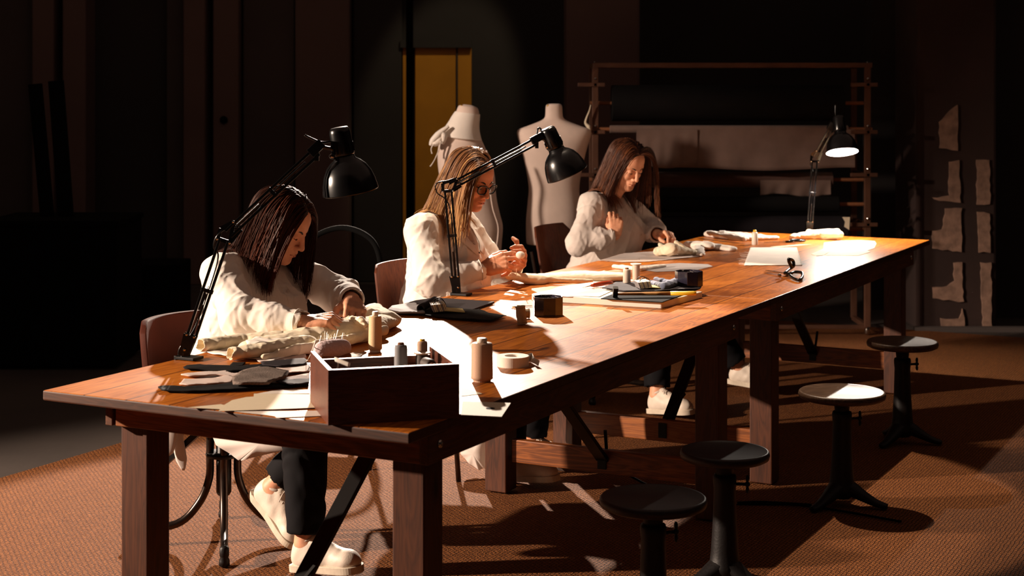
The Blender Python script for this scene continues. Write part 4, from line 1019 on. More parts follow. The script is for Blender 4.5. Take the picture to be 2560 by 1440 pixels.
# ---------------------------------------------------------------- long hair, strand by strand
def make_hair(root, Wm, c, R, colliders, mat, sho=None, back_min=0.0, grav=0.42, far_open=False, far_min=.35, n=1500, length=(.34, .42), back_len=None, part=0.0, seed=1, thick=.0010, front=0.062, face_open=0.0, wave=0.0, w=1.0):
    rs = np.random.RandomState(seed); c = np.array(c, float); Rn = np.array(R)
    # clump guides
    G = 420
    u = rs.rand(G); side = np.where(rs.rand(G) < 0.5, -1.0, 1.0)
    isback = rs.rand(G) < 0.30
    xs = front - (front + .085) * u ** 0.9                       # along the parting, front to crown
    if far_open: xs = np.where(side > 0, np.minimum(xs, .012), xs)
    hx = xs; ss = (xs + .014) / .094
    hz = .028 + .086 * np.sqrt(np.clip(1 - ss ** 2, 0, 1)) + .003
    root_p = np.stack([hx, part + side * .002 + 0 * hx, hz], 1)
    ang = np.where(isback, rs.uniform(0.0, 0.9, G) * 1.0, 0.0)
    tang = np.stack([-np.sin(ang) - 0.35 * (xs < -.02) - 0.08, side * np.cos(ang), 0 * ang], 1)
    tang[:, 0] += np.where(xs > 0.02, -0.55 + face_open, 0)
    P = c + root_p @ Rn.T; d = tang @ Rn.T; d /= np.linalg.norm(d, axis=1)[:, None]
    ca = c + Rn @ np.array([-.014, 0, .028]); rad = np.array([.094 + .007, (.075) * w + .006, .086 + .007])
    cf = c + Rn @ np.array([.030, 0, -.030]); rf = np.array([.052, .060 * w + .006, .076])
    L = rs.uniform(length[0], length[1], G)
    if back_len is not None: L = np.where(xs < 0.0, rs.uniform(back_len[0], back_len[1], G), L)
    wb = np.maximum(np.clip((0.045 - xs) / 0.08, 0, 1), back_min * np.where(side < 0, 1.0, far_min)) * (0.7 + 0.5 * rs.rand(G))
    if far_open: wb = np.where(side > 0, np.maximum(wb, .9), wb)
    pull = .75
    if sho is not None: tgt = np.array(sho)[None] + np.stack([-.05 - .06 * rs.rand(G), side * (.015 + .12 * rs.rand(G)), -.02 - .05 * rs.rand(G)], 1)
    N = 28; path = np.zeros((G, N, 3)); path[:, 0] = P
    def push(Q):
        for cc, rr in ((ca, rad), (cf, rf)):
            q = (Q - cc) @ Rn; k = np.sqrt(((q / rr) ** 2).sum(1)); m = k < 1
            q[m] = q[m] / k[m][:, None]; Q[m] = cc + q[m] @ Rn.T
        for fn in colliders:
            for it in range(2):
                e = 1e-3; dd = fn(Q.T) - .006; m = dd < 0
                if not m.any(): break
                g = np.stack([fn((Q + np.eye(3)[i] * e).T) - fn((Q - np.eye(3)[i] * e).T) for i in range(3)], 1); g /= (np.linalg.norm(g, axis=1)[:, None] + 1e-9)
                Q[m] -= g[m] * dd[m][:, None]
        return Q
    for j in range(1, N):
        f = j / (N - 1); st = L / (N - 1)
        d[:, 2] -= grav * (0.35 + 0.9 * f)
        if sho is not None:
            tv = tgt - path[:, j - 1]; dl = np.linalg.norm(tv, axis=1)[:, None]; tv /= (dl + 1e-6)
            d += tv * (np.clip(dl / .08, 0, 1) * pull * wb[:, None] * np.clip(1.25 - 0.75 * f, 0, 1))
        d /= np.linalg.norm(d, axis=1)[:, None]
        Q = push(path[:, j - 1] + d * st[:, None])
        nd = Q - path[:, j - 1]; nd /= (np.linalg.norm(nd, axis=1)[:, None] + 1e-9)
        path[:, j] = path[:, j - 1] + nd * st[:, None]; path[:, j] = push(path[:, j].copy()); d = 0.25 * d + 0.75 * nd; d /= (np.linalg.norm(d, axis=1)[:, None] + 1e-9)
    # strands around the guides
    gi = rs.randint(0, G, n); t = np.linspace(0, 1, N)
    off = rs.normal(size=(n, 3)); off /= np.linalg.norm(off, axis=1)[:, None]; off *= rs.rand(n)[:, None] ** 0.5
    spreadf = (.0115 * (1 - 0.25 * t) * np.clip(t * 6 + .15, 0, 1))
    S = path[gi] + off[:, None, :] * spreadf[None, :, None]
    ph = rs.rand(n) * 6.28; fr = rs.uniform(2, 5, n)
    wv = wave * np.sin(t[None] * fr[:, None] * 3 + ph[:, None]) * t[None] ** 1.5
    S[:, :, 0] += wv; S[:, :, 1] += wv * 0.6 * np.sign(off[:, 1])[:, None]
    S[:, :, :] += (off * (rs.rand(n)[:, None] < .08) * .012)[:, None, :] * (t[None, :, None] ** 2)
    cut = rs.uniform(.82, 1, n)
    S = np.stack([np.stack([np.interp(t * cu, t, s_[:, i]) for i in range(3)], 1) for s_, cu in zip(S, cut)])
    flat = S.reshape(-1, 3).copy()
    S = push(flat).reshape(n, N, 3)
    T_ = np.gradient(S, axis=1); T_ /= (np.linalg.norm(T_, axis=2)[:, :, None] + 1e-9)
    ref = S - ca; ref /= np.linalg.norm(ref, axis=2)[:, :, None]
    A_ = np.cross(T_, ref); A_ /= (np.linalg.norm(A_, axis=2)[:, :, None] + 1e-9); B_ = np.cross(A_, T_)
    r = thick * (0.75 + 0.5 * rs.rand(n))[:, None] * (1 - 0.75 * t[None] ** 3)
    k = 3; V = np.zeros((n, N, k, 3))
    for q in range(k):
        a = 2 * PI * q / k; V[:, :, q] = S + (A_ * math.cos(a) * 1.5 + B_ * math.sin(a) * 0.7) * r[:, :, None]
    idx = np.arange(n * N * k).reshape(n, N, k)
    Fq = []
    for q in range(k):
        q2 = (q + 1) % k
        Fq.append(np.stack([idx[:, :-1, q], idx[:, :-1, q2], idx[:, 1:, q2], idx[:, 1:, q]], -1).reshape(-1, 4))
    Fq = np.concatenate(Fq); V = V.reshape(-1, 3)
    # close scalp layer under the strands
    f = Field(ca - .13, ca + .13, .003); f.add(ell(ca, rad - .004, Rn), 0)
    f.sub(ell(c + Rn @ np.array([.085, 0, -.045]), (.07, .066, .085), Rn), .01)
    f.half(tuple(-(Rn @ np.array([0, 0, 1.0]))), float(-(Rn @ np.array([0, 0, 1.0])) @ (c + Rn @ np.array([0, 0, -.045]))))
    V2, F2_ = f.mesh()
    V, Fq = join_meshes([(V, Fq), (V2, F2_)])
    o = link_mesh('hair', xf(V, Wm), Fq, mat, root, smooth=True)
    sv = (0.62 * rs.rand(G)[gi] ** 1.1 + .16 * rs.rand(n))[:, None] + 0.30 * (t[None] ** 1.3); sv = np.repeat(sv[:, :, None], k, 2).ravel()
    at = o.data.attributes.new('strand', 'FLOAT', 'POINT'); full = np.full(len(o.data.vertices), .12, dtype=np.float32); full[:len(sv)] = sv; at.data.foreach_set('value', full)
    return o
# ---------------------------------------------------------------- shoes
def shoe(root, Wm, heel, toe, up=(0, 0, 1), mat='shoe', name='shoe', L=0.255):
    heel = Vector(heel); toe = Vector(toe); x = (toe - heel).normalized(); up = Vector(up); y = up.cross(x).normalized(); z = x.cross(y)
    Rm = Matrix((x, y, z)).transposed(); c0 = heel
    def X(a, b, c): return c0 + Rm @ Vector((a, b, c))
    Rn = np.array(Rm)
    cen = np.array(X(.12, 0, .05)); f = Field(cen - .17, cen + .17, .0025)
    f.add(cone(X(.035, 0, .045), X(.20, 0, .036), .036, .034), .02); f.add(ell(X(.205, 0, .034), (.048, .040, .032), Rn), .02)
    f.add(ell(X(.045, 0, .05), (.042, .034, .05), Rn), .02); f.add(cone(X(.10, 0, .055), X(.05, 0, .085), .034, .032), .03)
    f.half(tuple(-z), float(-z.dot(X(0, 0, .014))))
    f.add(cone(X(.165, 0, .052), X(.088, 0, .098), .029, .022), .015)
    f.sub(cone(X(.052, 0, .088), X(.038, 0, .16), .026, .032), .004)
    f.warp(.0012, 60, 2); V, Fc = f.mesh(); sh = link_mesh(name, xf(V, Wm), Fc, M[mat], root, smooth=True)
    m = MB(); m.tube([Wm @ X(.028 + .0 * i, 0, .03) for i in range(2)], .001, 4) if False else None
    collar_ = [Wm @ (X(.054 + .034 * math.cos(a), .029 * math.sin(a), .096 + .012 * math.cos(a))) for a in np.linspace(0, 2 * PI, 25)]
    MB().tube(collar_, .006, 8).build('shoe_collar', M['lace'], sh, smooth=True)
    outline = [(-.006, -.02), (0, -.03), (.03, -.036), (.1, -.034), (.18, -.044), (.225, -.042), (.25, -.025), (.258, 0), (.25, .025), (.225, .042), (.18, .044), (.1, .034), (.03, .036), (0, .03), (-.006, .02)]
    outline = [(p.x, p.y) for p in smoothpath([Vector((a, b, 0)) for a, b in outline] + [Vector((outline[0][0], outline[0][1], 0))], 4)[:-1]]
    m = MB(); m.prism(outline, 0, .024); m.v = [tuple(Wm @ X(*v)) for v in m.v]; m.build('sole', M['sole'], sh, bevel=.004)
    m = MB()
    for i in range(5):
        a = .100 + .014 * i; zt = .1235 - (a - .088) * .60
        for q in (-1, 1): m.tube([Wm @ X(a, -.021 * q, zt - .011), Wm @ X(a + .004, 0, zt), Wm @ X(a + .012, .021 * q, zt - .017)], .0024, 6)
    m.tube([Wm @ X(.10, 0, .119), Wm @ X(.11, -.022, .118), Wm @ X(.12, -.034, .096)], .0025, 6); m.build('laces', M['lace'], sh)
    return sh
# ---------------------------------------------------------------- the women
def CV(f): return [(a, b, c) for a, b, c in f]
def woman(i, label, head, pitch, yaw, roll, shR, shL, elR, elL, wrR, wrL, handR, handL, coatmat, hairf, feet, collar='v', big=1.0, skin='skin', browm='brow', neckopen=0.02, hips=(-.02, 0, .50), knee=None, headw=1.0):
    u0, s0 = PW[i]['u'], PW[i]['s']; o = T(u0, s0, 0)
    root = thing('person', label, 'person', (o.x, o.y, 0.0), ROT_P)
    Wm = Matrix.Translation(Vector((o.x, o.y, 0))) @ Matrix.Rotation(ROT_P, 4, 'Z')
    R = R3(pitch, yaw, roll); V3 = Vector
    head = V3(head); shR, shL, elR, elL, wrR, wrL = map(V3, (shR, shL, elR, elL, wrR, wrL)); hips = V3(hips)
    chest = (shR + shL) / 2 + V3((.005, 0, -.10)); neck = (shR + shL) / 2 + V3((.0, 0, .035))
    # --- body: head, neck, trunk and arms in one field (skin)
    parts = []
    hb = head + R @ V3((-.03, 0, -.045))
    f = Field(np.array(head) - .19, np.array(head) + V3((.17, .15, .15)), .0023)
    A, X = head_prims(head, R, headw)
    for op, pr, k in A: (f.add if op == '+' else f.sub)(pr, k)
    f.add(cone(hb, neck + V3((.0, 0, -.02)), .050, .056), .025)
    f.add(cone(neck + V3((.02, 0, -.03)), head + R @ V3((.045, 0, -.075)), .03, .022), .03)
    parts.append(f.mesh())
    fb = Field((-.35, -.42, .30), (.75, .42, 1.16), .006)
    fb.add(cone(hb, neck, .048, .055), .02); fb.add(cone(neck + V3((0, -.03, -.03)), shR, .045, .045), .04); fb.add(cone(neck + V3((0, .03, -.03)), shL, .045, .045), .04)
    fb.add(ell(chest, (.095, .15, .13)), .05); fb.add(cone(chest, hips, .10, .12), .06)
    kn = knee or [V3((.40, -.13, .52)), V3((.40, .15, .52))]
    fb.add(cone(hips + V3((0, -.08, 0)), kn[0], .08, .055), .04); fb.add(cone(hips + V3((0, .08, 0)), kn[1], .08, .055), .04)
    for a, b, c in ((shR, elR, wrR), (shL, elL, wrL)):
        fb.add(cone(a, b, .045, .036), .03); fb.add(cone(b, c, .036, .025), .02)
    fb.sub(ell((-.02, 0, .385), (.26, .28, .092)), .01)
    parts.append(fb.mesh())
    tips = {}
    for nm, wr, el, hd in (('R', wrR, elR, handR), ('L', wrL, elL, handL)):
        f = Field(np.array(wr) - .17, np.array(wr) + .17, .0019)
        t_, kn_ = hand(f, wr, hd['d'], hd['palm'], hd['side'], hd['curls'], hd['thumb'], hd.get('sc', 1.0), hd.get('spread', .05))
        v = (V3(wr) - V3(el)).normalized()
        f.add(cone(wr - v * .10, wr + V3(hd['d']).normalized() * .012, .028, .0225, flat=(hd['palm'], .82)), .015)
        f.warp(.0005, 240, 3)
        parts.append(f.mesh()); tips[nm] = (t_, kn_)
    for a, (an, toe) in zip((0, 1), feet):
        an = V3(an); f = Field(np.minimum(an, kn[a]) - .09, np.maximum(an, kn[a]) + .09, .005)
        f.add(cone(kn[a], an, .05, .034), .02); f.add(cone(an, an + (V3(toe) - an) * .4, .034, .03), .02); parts.append(f.mesh())
    V, Fc = join_meshes(parts)
    link_mesh('body', xf(V, Wm), Fc, M[skin], root, smooth=True)
    # nails
    for nm, hd in (('R', handR), ('L', handL)):
        pass
    eyes_lips(head, R, headw, Wm, M[browm], root)
    # --- coat
    fc = Field((-.36, -.52, .36), (.72, .52, 1.14), .0042)
    lean = (chest - hips)
    fc.add(ell(chest + V3((.0, 0, 0)), (.115 * big, .175 * big, .155), fold=.003, ff=26, seed=i), .04)
    fc.add(cone(chest + V3((-.0, 0, -.02)), hips + V3((0, 0, .03)), .135 * big, .175 * big, fold=.005, ff=42, flat=((1, 0, 0), .86)), .06)
    fc.add(ell(hips + V3((.02, 0, .0)), (.20, .215 * big, .10), fold=.004, ff=30, seed=i + 4), .05)
    for sg, sh_ in ((-1, shR), (1, shL)):
        fc.add(cone(neck + V3((-.01, sg * .035, -.035)), sh_ + V3((0, 0, -.005)), .050, .056 * big), .05)
        fc.add(cone(chest + V3((.06, sg * .07, -.02)), chest + V3((.07, sg * .075, -.05)), .062 * big, .06), .06)       # bust
    for a, b, c in ((shR, elR, wrR), (shL, elL, wrL)):
        v = (c - b).normalized(); ce = c - v * .022
        fc.add(cone(a, b, .060 * big, .058 * big, fold=.0035, ff=44), .035)
        fc.add(cone(b, b + (c - b) * .6, .058 * big, .050, fold=.004, ff=60), .03)
        fc.add(cone(b + (c - b) * .55, ce - v * .045, .050, .043, fold=.003, ff=52), .02)
        fc.add(cone(ce - v * .05, ce, .0415, .0425), .006)
    fc.add(cone(chest + V3((.06, .02, -.06)), hips + V3((.11, .03, .13)), .115 * big, .135 * big, fold=.003, ff=40), .06)
    for sg, k_ in ((-1, kn[0]), (1, kn[1])):       # skirt over the thighs
        fc.add(cone(hips + V3((.05, sg * .09, -.0)), k_ * .75 + hips * .25, .105, .085, fold=.005, ff=36), .05)
    fc.warp(.0014, 75, i); fc.ridge(.0075, 13, i + 3, (1, 1, .45)); fc.ridge(.0055, 20, i + 11, (.5, 1, .8)); fc.ridge(.0025, 44, i + 5, (1, .5, .8))
    for a, b, c in ((shR, elR, wrR), (shL, elL, wrL)):     # open cuffs
        v = (c - b).normalized(); ce = c - v * .022
        fc.half_at = None
        fc.sub(cone(ce - v * .03, ce + v * .13, .0335, .0385), .002)
    nk = neck + (head - neck) * .30
    fc.sub(cone(neck + V3((-.005, 0, -.01)), nk + (head - neck) * .5, .058, .085), .01)
    if collar == 'v':
        for q in range(6):
            f_ = q / 5; fc.sub(cone(neck + V3((.07 + .02 * f_, 0, -.0 - neckopen * f_)), neck + V3((.20, 0, .0 - neckopen * f_)), .034 * (1 - f_) + .004, .05 * (1 - f_) + .006), .004)
    fc.sub(ell((-.03, 0, .385), (.25, .235, .092)), .006)
    V, Fc = fc.mesh()
    coat = link_mesh('coat', xf(V, Wm), Fc, coatmat, root, smooth=True)
    def front(y, z, lift=.002):
        p = fc.surface((chest.x - .02, y, z), (1, 0, 0.0), far=.34); return Wm @ (p + V3((lift, 0, 0)))
    ztop = neck.z - (.03 if collar != 'v' else .03 + neckopen)
    zlo = hips.z + .27
    zs = np.linspace(ztop, zlo, 16)
    if collar == 'v':
        for sg in (-1, 1):       # lapels: folded strips beside the opening
            top = [front(sg * (.062 - .052 * q), neck.z - .012 - (neckopen + .015) * q, .003) for q in np.linspace(0, 1, 8)]
            out = [front(sg * (.098 - .078 * q + .018 * math.sin(q * 3)), neck.z - .03 - (neckopen + .015) * q, .006) for q in np.linspace(0, 1, 8)]
            m = MB(); V = []; n = 8
            for a, b in zip(top, out): V += [a, (a + b) / 2 + Vector((0, -.002, .001)), b]
            k = len(V); nrm = (Wm.to_3x3() @ V3((1, 0, .2))) * .0022
            V += [v + nrm for v in V]; Fq = []
            for q in range(n - 1):
                for e in range(2):
                    a = q * 3 + e; Fq += [(a, a + 1, a + 4, a + 3), (k + a, k + a + 3, k + a + 4, k + a + 1)]
                Fq += [(q * 3, q * 3 + 3, k + q * 3 + 3, k + q * 3), (q * 3 + 2, k + q * 3 + 2, k + q * 3 + 5, q * 3 + 5)]
            m.add(V, Fq); m.build('lapel', coatmat, coat, smooth=True)
    else:
        pts = [Wm @ (nk * .25 + neck * .75 + V3((.062 * math.cos(a), .06 * math.sin(a), -.012 - .014 * math.cos(a)))) for a in np.linspace(0, 2 * PI, 25)]
        MB().tube(pts, .0075, 8, flat=.8).build('collar_band', coatmat, coat, smooth=True)
    MB().tube([front(-.012, z, -.0005) for z in zs], .0034, 6, flat=.6).build('placket', coatmat, coat, smooth=True)
    MB().tube([front(.016, z, -.001) for z in zs], .0026, 6, flat=.6).build('placket', coatmat, coat, smooth=True)
    for z in zs[1::5]:
        p = front(.002, z, .0005)
        MB().lathe([(.001, 0), (.0055, .0005), (.0058, .0022), (.003, .003), (.001, .0026)], 16, axis_matrix(Wm.to_3x3() @ V3((1, 0, .15))), p).build('button', M['lace'] if collar != 'v' else M['glass_frame'], coat, smooth=True)
    # cuff hems
    for a, b, c in ((shR, elR, wrR), (shL, elL, wrL)):
        v = (c - b).normalized(); ce = c - v * .012; ax = axis_matrix(Wm.to_3x3() @ v)
        pts = [Wm @ ce + ax @ V3((.0415 * math.cos(q), .0415 * math.sin(q), -.004)) for q in np.linspace(0, 2 * PI, 33)]
        MB().tube(pts, .0026, 6).build('cuff_hem', coatmat, coat, smooth=True)
        pts = [Wm @ (ce - v * .062) + ax @ V3((.0440 * math.cos(q), .0440 * math.sin(q), 0)) for q in np.linspace(0, 2 * PI, 33)]
        MB().tube(pts, .0018, 6).build('cuff_seam', coatmat, coat, smooth=True)
    # --- trousers
    ft = Field((-.25, -.62, .05), (.85, .62, .72), .0065)
    ft.add(cone(hips + V3((-.02, -.07, -.02)), hips + V3((-.02, .07, -.02)), .14, .14), .03)
    for a, (an, toe) in zip((0, 1), feet):
        an = V3(an); kk = kn[a]
        ft.add(cone(hips + V3((0, (-.08, .08)[a], -.01)), kk, .105, .078, fold=.004, ff=30), .04)
        e = an + (kk - an).normalized() * .055
        ft.add(cone(kk, e, .076, .062, fold=.006, ff=34), .03)
    ft.warp(.002, 40, i)
    for a, (an, toe) in zip((0, 1), feet):
        an = V3(an); d_ = (kn[a] - an).normalized(); e = an + d_ * .055
        G = None
        ft.sub(cone(e - d_ * .10, e - d_ * .062, .075, .075), .002)
        ft.sub(cone(e - d_ * .07, e + d_ * .02, .052, .05), .002)
    ft.sub(ell((-.02, 0, .385), (.26, .28, .092)), .01)
    V, Fc = ft.mesh(); link_mesh('trousers', xf(V, Wm), Fc, M['trousers'], root, smooth=True)
    for (an, toe) in feet:
        an = V3(an); toe = V3(toe); x = (toe - an); 
        dirx = V3((toe.x - an.x, toe.y - an.y, toe.z - (an.z - .075))).normalized()
        upv = V3((0, 0, 1)); y = upv.cross(dirx).normalized(); z = dirx.cross(y)
        heel = an - z * .082 - dirx * .05
        shoe(root, Wm, heel, heel + dirx * .25, z)
    # --- hair with shoulders and chest to fall on
    cols = [cone(neck + V3((-.01, -.04, -.035)), shR, .058, .070)[0], cone(neck + V3((-.01, .04, -.035)), shL, .058, .070)[0],
            ell(chest, (.135 * big, .19 * big, .165))[0], cone(chest, hips, .15 * big, .185 * big, flat=((1, 0, 0), .86))[0], cone(shR, elR, .074 * big, .066)[0], cone(shL, elL, .074 * big, .066)[0],
            cone(hb, neck, .052, .058)[0]]
    hr = make_hair(root, Wm, head, R, cols, sho=tuple(neck + V3((-.02, 0, .0))), **hairf)
    return root, Wm, tips, X, R, fc
d2r = math.radians
W1 = woman(0, 'woman with dark shoulder-length hair in a white work coat, sewing cream cloth nearest the camera',
    head=(.235, -.02, 1.118), pitch=d2r(31), yaw=d2r(11), roll=0,
    shR=(.08, -.142, .955), shL=(.09, .155, .965), elR=(.25, -.262, .832), elL=(.31, .235, .845), wrR=(.475, -.235, .828), wrL=(.472, .055, .865),
    handR=dict(d=(.85, .42, .12), palm=(.10, .35, -1), side=1, curls=[(.75, .95, .5), (.8, 1.05, .55), (.85, 1.1, .6), (.9, 1.1, .6)], thumb=[(.8, .45, .45), (.9, .05, .45), (.95, -.15, .3)], sc=1.06),
    handL=dict(d=(.55, -.65, -.22), palm=(-.25, -.2, -1), side=-1, curls=[(.45, .65, .4), (.5, .7, .4), (.55, .75, .4), (.6, .75, .4)], thumb=[(.7, .6, .5), (.95, .2, .5), (1, -.1, .45)], sc=1.04),
    coatmat=M['coat'], hairf=dict(mat=M['hair_dark'], n=5200, length=(.30, .40), back_len=(.30, .38), back_min=.34, seed=3, wave=.004, front=.070, face_open=.25, thick=.0011),
    feet=[((.44, -.17, .10), (.58, -.17, .04)), ((.17, .02, .21), (.30, .00, .035))], collar='flat', big=1.04, knee=[Vector((.42, -.15, .50)), Vector((.40, .10, .50))], skin='skin')
W2 = woman(1, 'woman with streaked blond hair and black glasses winding thread in the middle',
    head=(.165, -.02, 1.205), pitch=d2r(24), yaw=d2r(-10), roll=0,
    shR=(.02, -.165, 1.0), shL=(.02, .16, 1.0), elR=(.10, -.235, .80), elL=(.14, .23, .80), wrR=(.262, -.085, .845), wrL=(.275, .16, .83),
    handR=dict(d=(.72, .62, .30), palm=(-.25, .8, -.55), side=1, curls=[(.35, .45, .25), (.45, .6, .35), (.9, 1.2, .7), (1.0, 1.2, .7)], thumb=[(.75, .5, .35), (.95, .25, .3), (1, .0, .2)], sc=1.08),
    handL=dict(d=(.62, -.35, .42), palm=(-.7, -.6, .1), side=-1, curls=[(.75, 1.1, .7), (.9, 1.2, .7), (1.0, 1.2, .7), (1.1, 1.2, .7)], thumb=[(.6, .7, .1), (.1, .9, .2), (-.5, .7, .3)], sc=1.0),
    coatmat=M['coat'], hairf=dict(mat=M['hair_blond'], n=5200, length=(.33, .46), back_len=(.34, .44), back_min=.1, far_open=True, seed=8, wave=.003, front=.066, face_open=.05, thick=.0011),
    feet=[((.40, -.12, .10), (.54, -.12, .04)), ((.36, .14, .10), (.50, .14, .04))], collar='v', neckopen=.10, big=1.06, skin='skin_tan')
W3 = woman(2, 'young woman with long brown hair holding up a needle at the far table',
    head=(.20, -.04, 1.19), pitch=d2r(30), yaw=d2r(-24), roll=0,
    shR=(.07, -.17, .985), shL=(.09, .15, .985), elR=(.05, -.29, .80), elL=(.215, .26, .835), wrR=(.205, -.19, .838), wrL=(.325, .07, .828),
    handR=dict(d=(.06, .02, 1.0), palm=(-.5, .75, .1), side=1, curls=[(.7, 1.2, .7), (.9, 1.3, .7), (1.0, 1.3, .7), (1.1, 1.3, .7)], thumb=[(.6, .3, .7), (.9, -.1, .5), (.8, -.4, .3)], sc=.95),
    handL=dict(d=(.75, -.3, .12), palm=(.1, -.3, -1), side=-1, curls=[(.8, .8, .4), (.85, .9, .4), (.9, .9, .5), (.9, .9, .5)], thumb=[(.7, .5, .6), (.9, .1, .6), (1, -.1, .5)], sc=.97),
    coatmat=M['coat_grey'], hairf=dict(mat=M['hair_brown'], n=4800, length=(.36, .46), back_len=(.38, .46), back_min=.62, far_min=0.0, seed=5, wave=.006, front=.060, face_open=-.25, thick=.0011),
    feet=[((.50, -.36, .10), (.63, -.40, .04)), ((.66, .36, .13), (.78, .36, .045))], collar='round', big=.98, knee=[Vector((.45, -.25, .50)), Vector((.45, .24, .50))], skin='skin')
# spectacles of the middle woman
def glasses(root, Wm, X):
    g = thing('tmp', None, None); bpy.data.objects.remove(g)
    m = MB()
    for s in (-1, 1):
        pts = [Wm @ X(.101 - .006 * abs(math.cos(a)) * (1 if s * math.cos(a) > 0 else 0), s * .033 + .0245 * math.copysign(abs(math.cos(a)) ** .7, math.cos(a)), -.006 + .0190 * math.copysign(abs(math.sin(a)) ** .75, math.sin(a)) + .003 * math.cos(a) * s) for a in np.linspace(0, 2 * PI, 25)]
        m.tube(pts, .0031, 8)
    m.tube([Wm @ X(.101, -.011, .0), Wm @ X(.104, 0, .003), Wm @ X(.101, .011, .0)], .0024, 6)
    fr = m.build('glasses', M['glass_frame'], root, smooth=True)
    for s in (-1, 1):
        MB().tube([Wm @ X(.094, s * .056, .004), Wm @ X(.06, s * .073, .004), Wm @ X(-.01, s * .082, .002), Wm @ X(-.025, s * .08, -.015)], .0022, 6).build('temple', M['glass_frame'], fr, smooth=True)
    mg, nt, b = newmat('clear_lens'); b.inputs['Transmission Weight'].default_value = 1; b.inputs['Roughness'].default_value = 0.02; b.inputs['IOR'].default_value = 1.05
    for s in (-1, 1):
        V = [Wm @ X(.0995 - .003 * (1 if s * math.cos(a) > 0 else 0), s * .033 + .0225 * math.cos(a), -.006 + .0175 * math.sin(a)) for a in np.linspace(0, 2 * PI, 24, endpoint=False)]
        nrm = (Wm.to_3x3() @ (X(1, 0, 0) - X(0, 0, 0))) * .0008
        mm = MB(); mm.add(V + [v + nrm for v in V], [tuple(range(24)), tuple(range(47, 23, -1))] + [(i, 24 + i, 24 + (i + 1) % 24, (i + 1) % 24) for i in range(24)])
        mm.build('lens', mg, fr)
glasses(W2[0], W2[1], W2[3])
# ---------------------------------------------------------------- things on the tables
from mathutils.geometry import delaunay_2d_cdt
U3 = Vector((U2.x, U2.y, 0)); F3V = Vector((F2.x, F2.y, 0))
def sheet(name, px, mat, label=None, cat=None, z=TZ + .0006, th=.0012, wr=0.0, wf=40, res=.012, lift=None, seed=0, parent=None, zref=None, group=None, round_=0, zmin=None):
    poly = [P(a, b, zref if zref is not None else z) for a, b in px]
    if round_:
        q = []; n = len(poly)
        for i in range(n):
            a, b, c = poly[i - 1], poly[i], poly[(i + 1) % n]; q += [b.lerp(a, .3), b.lerp(b.lerp(a, .15).lerp(b.lerp(c, .15), .5), .6), b.lerp(c, .3)]
        poly = q
    dens = []
    for i in range(len(poly)):
        a, b = poly[i], poly[(i + 1) % len(poly)]; n = max(1, int((b - a).length / res))
        for k_ in range(n): dens.append(a.lerp(b, k_ / n))
    xs = [p.x for p in dens]; ys = [p.y for p in dens]
    pts = [Vector((p.x, p.y)) for p in dens]; nb = len(pts)
    gx = np.arange(min(xs) + res / 2, max(xs), res); gy = np.arange(min(ys) + res / 2, max(ys), res)
    pl_ = [(p.x, p.y) for p in dens]
    def inside(x, y):
        c = False; j = nb - 1
        for i in range(nb):
            xi, yi = pl_[i]; xj, yj = pl_[j]
            if (yi > y) != (yj > y) and x < (xj - xi) * (y - yi) / (yj - yi) + xi: c = not c
            j = i
        return c
    for x in gx:
        for y in gy:
            if inside(x, y) and min((x - a) ** 2 + (y - b) ** 2 for a, b in pl_) > (res * .4) ** 2: pts.append(Vector((x, y)))
    edges = [(i, (i + 1) % nb) for i in range(nb)]
    ov, oe, of, *_ = delaunay_2d_cdt(pts, edges, [], 1, 1e-6)
    V = []
    for p in ov:
        h = 0.0
        if wr:
            h = wr * (0.5 + 0.5 * float(n3((p.x + seed, p.y, 0.3 * seed), wf, seed))) + wr * .35 * abs(math.sin((p.x * U2.x + p.y * U2.y) * wf * 1.3 + 2 * math.sin(p.x * wf * .7 + seed)))
        if lift: h += lift(p.x, p.y)
        V.append((p.x, p.y, z + max(h, 0)))
    n = len(V); top = [(x, y, w_ + th) for x, y, w_ in V]
    Fc = []; cnt = {}
    for f in of:
        f = list(f)
        a = sum(V[f[i]][0] * V[f[(i + 1) % len(f)]][1] - V[f[(i + 1) % len(f)]][0] * V[f[i]][1] for i in range(len(f)))
        if a < 0: f.reverse()
        Fc.append(tuple(n + i for i in f)); Fc.append(tuple(reversed(f)))
        for i in range(len(f)):
            e = (f[i], f[(i + 1) % len(f)]); cnt[e] = 1
    for a, b in cnt:
        if (b, a) not in cnt: Fc.append((a, b, n + b, n + a))
    o = link_mesh(name, V + top, Fc, mat, parent, smooth=bool(wr or lift))
    if label: tag(o, label, cat, group)
    return o
def soft(name, prims, mat, label=None, cat=None, h=.003, warp=((.0015, 90),), floor=TZ + .0006, subs=(), parent=None, seed=0, k=.012, cr=.0028):
    lo = np.min([p[1] for p in prims], 0) - .012; hi = np.max([p[2] for p in prims], 0) + .012
    f = Field(lo, hi, h)
    for p in prims: f.add(p, k)
    for a, b in warp: f.warp(a, b, seed)
    if cr: f.ridge(cr, 34, seed + 1, (1, .6, 1)); f.ridge(cr * .5, 80, seed + 4, (.6, 1, 1))
    for p in subs: f.sub(p, .003)
    f.half((0, 0, -1), -floor)
    V, Fc = f.mesh(); o = link_mesh(name, V, Fc, mat, parent, smooth=True)
    if label: tag(o, label, cat)
    return o
